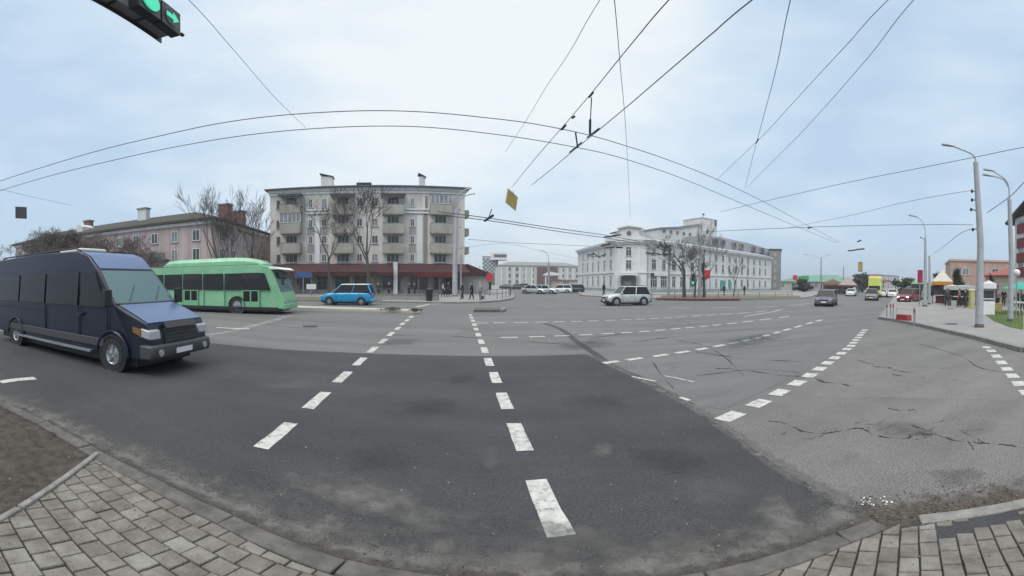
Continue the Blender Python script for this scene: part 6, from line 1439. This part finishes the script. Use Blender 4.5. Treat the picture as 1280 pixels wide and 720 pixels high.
bm = B(); box(bm, 0, f.L, 0, .35, 0, .5); obj('wall', bm, mat('planter_concrete', (.2, .2, .19), .85, col2=(.28, .275, .265), scale=2), lw, bevel=.02); bm = B(); box(bm, -.04, f.L+.04, -.05, .4, .503, .58); obj('coping', bm, M['kerb_pale'], lw)
def bin_(label, p, h=.9, r=.26):
    root = empty('litter_bin', p, 0, label, 'bin'); bm = B(); lathe(bm, [(r*.8, 0), (r, h*.85), (r*1.08, h*.86), (r*1.08, h*.94), (r*.7, h)], 14); obj('drum', bm, M['black'], root, smooth=True); bm = B(); lathe(bm, [(r*.6, h+.003), (r*.5, h+.05)], 12); obj('lid', bm, M['dark_metal'], root); return root
bin_('black litter bin at the right end of the planter wall', g(536.5, 376.2, .13), 1.15, .36)
# flower strip
lb = mat('reddish_border', (.12, .05, .05), .95, col2=(.17, .085, .08), scale=3)
v = P([(820, 373.2), (880, 373.6), (925, 373.6), (925, 374.5), (880, 374.6), (820, 374.0)], .13); bm = B(); prism(bm, [(p.x, p.y) for p in v], .1, .26); bmesh.ops.triangulate(bm, faces=[q for q in bm.faces if len(q.verts) > 4])
tag(obj('flower_border', bm, lb), 'long reddish flower border along the kerb before the white building', 'flower bed')
# posts and a red block barrier on the right corner
def bollard(label, x, yb, yt, r=.035):
    b = g(x, yb, .13); D = math.hypot(b.x, b.y); t = at(x, yt, D); root = empty('marker_post', b, 0, label, 'post', 'thin posts at the pavement corner'); bm = B(); tube(bm, [(0, 0, 0), (0, 0, t.z-b.z)], r, 8); obj('shaft', bm, M['galv'], root); bm = B(); tube(bm, [(0, 0, (t.z-b.z)*.72), (0, 0, (t.z-b.z)*.92)], r+.006, 8); obj('band', bm, mat('band_red', (.3, .03, .04), .5) if 'band_red' not in bpy.data.materials else bpy.data.materials['band_red'], root)
bollard('leftmost of the three grouped thin posts at the pavement corner', 1108.5, 396, 380); bollard('middle one of the three grouped thin posts at the pavement corner', 1113, 396.5, 379.5); bollard('thin post right beside the red barrier block', 1116.3, 398, 379); bollard('tall thin post standing alone nearer the kerb, right of the red block', 1142.6, 407.5, 385)
a, b = g(1119.5, 399.6, .13), g(1134.5, 401, .13); f = Front(a, b); br = empty('road_barrier', (f.o.x, f.o.y, .13), f.rz, 'red and white barrier board with a red block at the pavement corner', 'barrier')
bm = B(); prism_y(bm, [(0, 0), (f.L, 0), (f.L-.05, .3), (.05, .3)], 0, .35); obj('block', bm, mat('barrier_red', (.3, .03, .03), .6, var=.2, scale=6), br, bevel=.02)
bm = B(); tube(bm, [(-.15, .2, 0), (-.15, .2, .62)], .02, 6); tube(bm, [(f.L+.35, .2, 0), (f.L+.35, .2, .62)], .02, 6); tube(bm, [(-.15, .2, .6), (f.L+.35, .2, .6)], .015, 6); obj('frame', bm, mat('barrier_pink', (.45, .25, .25), .6), br)
def kiosk(label, x, ybase, D, w, d, hw, roof_h, roofm, fasciam, wallm, over=.5, name='kiosk', apex=True, rot=0.0, shopping=True):
    p = pol(x, D); a = math.atan2(p.y, p.x)+R(-90)+rot; root = empty(name, (p.x, p.y, .13), a, label, 'kiosk')
    bm = B(); box(bm, -w/2, w/2, -d/2+.3, d/2, 0, hw); obj('wall', bm, wallm, root)
    bm = B(); box(bm, -w/2-over, w/2+over, -d/2-over, d/2+over, hw+.003, hw+.4); obj('fascia', bm, fasciam, root)
    bm = B(); q = [bm.verts.new(v) for v in ((-w/2-over, -d/2-over, hw+.403), (w/2+over, -d/2-over, hw+.403), (w/2+over, d/2+over, hw+.403), (-w/2-over, d/2+over, hw+.403))]; t = bm.verts.new((0, 0, hw+.4+roof_h))
    for i in range(4): bm.faces.new((q[i], q[(i+1) % 4], t))
    bm.faces.new(q[::-1]); obj('roof', bm, roofm, root)
    bm = B(); box(bm, -w*.4, w*.4, -d/2+.27, -d/2+.297, .95, hw-.2); wn = obj('window', bm, M['pane'], root); bm = B(); box(bm, -w*.45, w*.45, -d/2-.05, -d/2+.29, .86, .94); obj('counter', bm, M['trim_white'], wn)
    bm = B()
    for s in (-1, 1): tube(bm, [(s*(w/2+over*.7), -d/2-over*.7, 0), (s*(w/2+over*.7), -d/2-over*.7, hw)], .05, 6)
    obj('posts', bm, M['dark_metal'], root); return root
kiosk('kiosk with a pale pyramid roof and an orange fascia at the market', 1178, 380, 45, 1.5, 1.6, 2.05, 1.35, mat('pale_pyramid', (.5, .48, .42), .7, var=.1), mat('orange_fascia', (.5, .22, .02), .6, var=.1), mat('dark_red_kiosk', (.13, .04, .035), .7, var=.2), .45)
kiosk('brown kiosk with a wide conical pinkish roof beyond the mauve saloon', 1060, 370, 88, 2.4, 2.4, 1.6, 2.0, mat('pinkish_roof', (.3, .24, .24), .8, var=.1), mat('brown_fascia', (.1, .05, .04), .7), mat('dark_kiosk', (.06, .05, .05), .8), .9)
kiosk('long brown roofed stall beside the conical kiosk', 1041, 370, 92, 4.5, 2.4, 1.9, 1.1, mat('brown_roof', (.12, .075, .06), .8, var=.1), mat('orange_brown_fascia', (.25, .1, .05), .7), mat('grey_kiosk', (.16, .15, .15), .8), .4)
kiosk('white market stall with a purple front right of the pyramid kiosk', 1190.5, 382, 42, 1.6, 1.4, 1.55, .15, mat('grey_white_canvas', (.47, .47, .45), .8), bpy.data.materials['grey_white_canvas'], mat('purple_stall', (.2, .1, .17), .7, col2=(.38, .3, .36), scale=1.5), .1)
kiosk('dark open stall under a flat white canopy left of the tallest lamp post', 1204, 382, 40, 2.2, 1.4, 1.55, .1, bpy.data.materials['grey_white_canvas'], mat('grey_white_fascia', (.42, .43, .42), .6), mat('dark_stall', (.035, .04, .035), .8), .25)
kiosk('pink and white stall behind the white panel board', 1236, 380, 33, 1.1, 1.0, 1.75, .3, mat('pinkwhite', (.55, .48, .48), .7), M['whitepaint'], mat('pink_stall', (.42, .36, .37), .7, var=.15), .1)
p = pol(1214.5, 36); yb = empty('yellow_column', (p.x, p.y, .13), 0, 'pale yellow advert column just left of the tallest lamp post', 'advert column'); bm = B(); lathe(bm, [(.3, 0), (.3, .1), (.26, .12), (.26, 1.5), (.32, 1.55), (.2, 1.7)], 16); obj('drum', bm, mat('pale_yellow', (.5, .46, .18), .6, var=.1), yb)
# globe lamp
b = g(1270, 400, .13); D = math.hypot(b.x, b.y); t = at(1269.5, 341, D); gl = empty('globe_lamp', b, 0, 'white globe lamp on a thin post beside the lawn lamp post', 'street lamp'); bm = B(); tube(bm, [(0, 0, 0), (0, 0, t.z-b.z-.2)], .035, 8); obj('post', bm, M['galv'], gl); bm = B(); bmesh.ops.create_uvsphere(bm, u_segments=18, v_segments=12, radius=.21); bmesh.ops.translate(bm, verts=bm.verts, vec=(0, 0, t.z-b.z)); obj('globe', bm, mat('opal_globe', (.68, .66, .66), .3), gl, smooth=True)
for x, y, c, t_, sd, lb in ((1184, 383, (.05, .05, .06), (.03, .03, .03), 31, 'person in dark clothes at the pyramid-roofed kiosk'), (1199, 384, (.3, .12, .12), (.04, .04, .05), 32, 'person in a dull red jacket at the dark open stall'), (1207, 384.5, (.04, .05, .06), (.03, .03, .03), 33, 'person in a navy jacket at the dark open stall'), (1247, 386, (.2, .2, .22), (.03, .03, .04), 34, 'person in a grey jacket left of the black-clad one at the market'), (1278, 389, (.03, .03, .03), (.02, .02, .02), 35, 'person in black half hidden at the far right edge')):
    person(lb, pk(x, y), R(sd*37), c, t_, 1.7, .12, seed=sd)
for x, D, w_, h_, c, lb in ((1187, 40, .7, .5, (.3, .25, .2), 'brown cardboard box on the ground before the purple stall'), (1193, 39, .8, .45, (.42, .41, .4), 'pale crate on the ground before the white market stall'), (1210, 37.5, .6, .5, (.1, .14, .08), 'dark green crate beside the yellow advert column'), (1249, 30, .6, .6, (.4, .3, .12), 'ochre crate beside the pink and white stall')):
    p = pol(x, D); q = empty('crate', (p.x, p.y, .13), .4, lb, 'crate'); bm = B(); box(bm, -w_/2, w_/2, -.25, .25, 0, h_); m_ = mat('crate_%d' % x, c, .85, var=.2, scale=8); obj('box', bm, m_, q, bevel=.01); bm = B(); box(bm, -w_/2-.015, w_/2+.015, -.265, .265, h_+.002, h_+.04); obj('rim', bm, m_, q)
# parasols
for x, D, lab, r_ in ((1275, 27, 'teal green parasol at the right edge of the market', 1.3),):
    p = pol(x, D); u = empty('parasol', (p.x, p.y, .13), 0, lab, 'parasol'); bm = B(); lathe(bm, [(r_, 1.72), (r_*.98, 1.78), (.05, 2.25), (0, 2.27)], 10); obj('canopy', bm, mat('teal_canopy', (.04, .32, .24), .7, var=.1), u); bm = B(); tube(bm, [(0, 0, 0), (0, 0, 2.2)], .03, 6); obj('pole', bm, M['whitepaint'], u)
for x, D, lab in ((1273, 29, 'white market table under the teal parasol'),):
    p = pol(x, D); t_ = empty('market_table', (p.x, p.y, .13), R(30), lab, 'table'); bm = B(); box(bm, -.9, .9, -.4, .4, .72, .8); obj('table_top', bm, M['whitepaint'], t_)
    for sx in (-1, 1):
        for sy in (-1, 1): bm = B(); tube(bm, [(sx*.8, sy*.33, 0), (sx*.8, sy*.33, .72)], .025, 6); obj('leg', bm, M['galv'], t_)
# ================================================================== SKY, SUN, CAMERA
W = bpy.data.worlds.new('World'); S.world = W; W.use_nodes = True; nt = W.node_tree; N = nt.nodes.new; L = nt.links.new
bg = nt.nodes['Background']; SUN_EL, SUN_AZ = 52, 205
sky = N('ShaderNodeTexSky'); sky.sky_type = 'NISHITA'; sky.sun_disc = False; sky.sun_elevation = R(SUN_EL); sky.sun_rotation = R(SUN_AZ); sky.dust_density = 3; sky.air_density = 1.2
tc = N('ShaderNodeTexCoord'); sep = N('ShaderNodeSeparateXYZ'); L(tc.outputs['Generated'], sep.inputs['Vector'])
def noise(sc_, det, ro, scale=(1, 1, 2.4), loc=(0, 0, 0)):
    mp = N('ShaderNodeMapping'); mp.inputs['Scale'].default_value = scale; mp.inputs['Location'].default_value = loc; L(tc.outputs['Generated'], mp.inputs['Vector'])
    n = N('ShaderNodeTexNoise'); n.inputs['Scale'].default_value = sc_; n.inputs['Detail'].default_value = det; n.inputs['Roughness'].default_value = ro; L(mp.outputs['Vector'], n.inputs['Vector']); return n
n1 = noise(1.7, 4, .5, loc=(3.1, .4, 0)); n2 = noise(4.5, 3, .5, (1, 1, 3.5), (1, 7, 2))
# thin overcast: brighter toward a thin spot in the cloud ahead, bluer away from it
dot = N('ShaderNodeVectorMath'); dot.operation = 'DOT_PRODUCT'; sd = Vector((math.sin(R(SUN_AZ))*math.cos(R(SUN_EL)), math.cos(R(SUN_AZ))*math.cos(R(SUN_EL)), math.sin(R(SUN_EL)))); dot.inputs[1].default_value = Vector((math.sin(R(-11))*math.cos(R(36)), math.cos(R(-11))*math.cos(R(36)), math.sin(R(36)))); L(tc.outputs['Generated'], dot.inputs[0])
mr = N('ShaderNodeMapRange'); mr.inputs['From Min'].default_value = .62; mr.inputs['From Max'].default_value = 1.0; L(dot.outputs['Value'], mr.inputs['Value'])
def math_(op, a, b):
    m = N('ShaderNodeMath'); m.operation = op
    for i, v in enumerate((a, b)):
        if isinstance(v, (int, float)): m.inputs[i].default_value = v
        else: L(v, m.inputs[i])
    return m.outputs[0]
k = math_('ADD', math_('MULTIPLY', mr.outputs['Result'], .95), math_('MULTIPLY', math_('SUBTRACT', n1.outputs['Fac'], .5), 1.5))
k = math_('ADD', k, math_('MULTIPLY', math_('SUBTRACT', n2.outputs['Fac'], .5), .6))
cr = N('ShaderNodeValToRGB'); e = cr.color_ramp.elements
CB = 10.0
e[0].position = 0.0; e[0].color = (.45, .59, .745, 1); e[1].position = .9; e[1].color = (.81, .855, .868, 1); e.new(.42).color = (.60, .715, .82, 1)
L(k, cr.inputs['Fac'])
mul = N('ShaderNodeVectorMath'); mul.operation = 'SCALE'; L(cr.outputs['Color'], mul.inputs[0])
# overcast vault: the part overhead (out of the picture) is brighter than the horizon
zb = N('ShaderNodeMapRange'); zb.inputs['From Min'].default_value = .68; zb.inputs['From Max'].default_value = 1.0; zb.inputs['To Min'].default_value = 8.6; zb.inputs['To Max'].default_value = 17.0; L(sep.outputs['Z'], zb.inputs['Value']); L(zb.outputs['Result'], mul.inputs['Scale'])
mx = N('ShaderNodeMix'); mx.data_type = 'RGBA'; mx.inputs['Factor'].default_value = .88; L(sky.outputs['Color'], mx.inputs['A']); L(mul.outputs[0], mx.inputs['B'])
zw = N('ShaderNodeMapRange'); zw.inputs['From Min'].default_value = .69; zw.inputs['From Max'].default_value = .92; L(sep.outputs['Z'], zw.inputs['Value'])
mw = N('ShaderNodeMix'); mw.data_type = 'RGBA'; mw.inputs['B'].default_value = (14.2, 14.0, 13.4, 1); L(zw.outputs['Result'], mw.inputs['Factor']); L(mx.outputs['Result'], mw.inputs['A']); L(mw.outputs['Result'], bg.inputs['Color']); bg.inputs['Strength'].default_value = .1
hm = bpy.data.materials.new('thin_haze'); hm.use_nodes = True; hn = hm.node_tree; hn.nodes.remove(hn.nodes['Principled BSDF']); vo = hn.nodes.new('ShaderNodeVolumePrincipled'); vo.inputs['Density'].default_value = .0007; vo.inputs['Color'].default_value = (.86, .9, .94, 1); vo.inputs['Anisotropy'].default_value = .2
hn.links.new(vo.outputs['Volume'], hn.nodes['Material Output'].inputs['Volume'])
bm = B(); box(bm, -1510, 1510, -1510, 1510, -1.1, 46); hz_ = obj('haze', bm, hm); tag(hz_, kind='stuff')
ld = bpy.data.lights.new('sun', 'SUN'); ld.energy = 1.45; ld.angle = R(40); ld.color = (1, .97, .93); lo = bpy.data.objects.new('sun', ld); COL.objects.link(lo)
lo.rotation_euler = (-sd).to_track_quat('-Z', 'Y').to_euler(); lo.location = (0, 0, 60)
cd = bpy.data.cameras.new('camera'); cam = bpy.data.objects.new('camera', cd); COL.objects.link(cam); S.camera = cam
cd.type = 'PANO'; cd.panorama_type = 'EQUIRECTANGULAR'; cd.clip_start = .05; cd.clip_end = 5000
cd.longitude_min = -640/F; cd.longitude_max = 640/F; cd.latitude_min = -360/F; cd.latitude_max = 360/F
c, s = math.cos(ROLL), math.sin(ROLL); RR = Matrix(((c, 0, -s), (0, 1, 0), (s, 0, c))); c, s = math.cos(PITCH), math.sin(PITCH); RP = Matrix(((1, 0, 0), (0, c, -s), (0, s, c)))
MM = RP @ RR; r_, f_, u_ = MM.col[0], MM.col[1], MM.col[2]
cam.matrix_world = Matrix(((r_[0], u_[0], -f_[0], 0), (r_[1], u_[1], -f_[1], 0), (r_[2], u_[2], -f_[2], H), (0, 0, 0, 1)))
S.render.engine = 'CYCLES'; S.cycles.use_denoising = True; S.cycles.max_bounces = 6
S.view_settings.view_transform = 'Standard'; S.view_settings.look = 'None'; S.view_settings.exposure = 0.5; S.view_settings.gamma = 1.0; S.view_settings.use_curve_mapping = False

NAMES = {'pillars': 'pillar', 'wheel_arches': 'wheel_arch', 'door_seams': 'door_seam', 'roof_rails': 'roof_rail', 'posts': 'post', 'pilasters': 'pilaster', 'downpipes': 'downpipe', 'awning_posts': 'awning_post', 'brackets': 'bracket',
 'window_hoods': 'window_hood', 'fixings': 'fixing', 'side_balcony': 'side_balcony', 'pilaster': 'pilaster', 'string_course': 'string_course', 'window_band': 'window_band', 'balcony': 'balcony', 'wall': None, 'wiper': 'wiper', 'door_handle': 'door_handle', 'panel_joints': 'panel_joint', 'reddish_bay': 'reddish_bay', 'door_glass': 'door_glass', 'window': None}
for o in list(S.objects):
    nm = o.name.split('.')[0]
    if o.type == 'MESH' and o.parent is not None and NAMES.get(nm):
        if nm == 'balcony' and o.parent.name.startswith('apartment'): continue
        split(o, NAMES[nm])
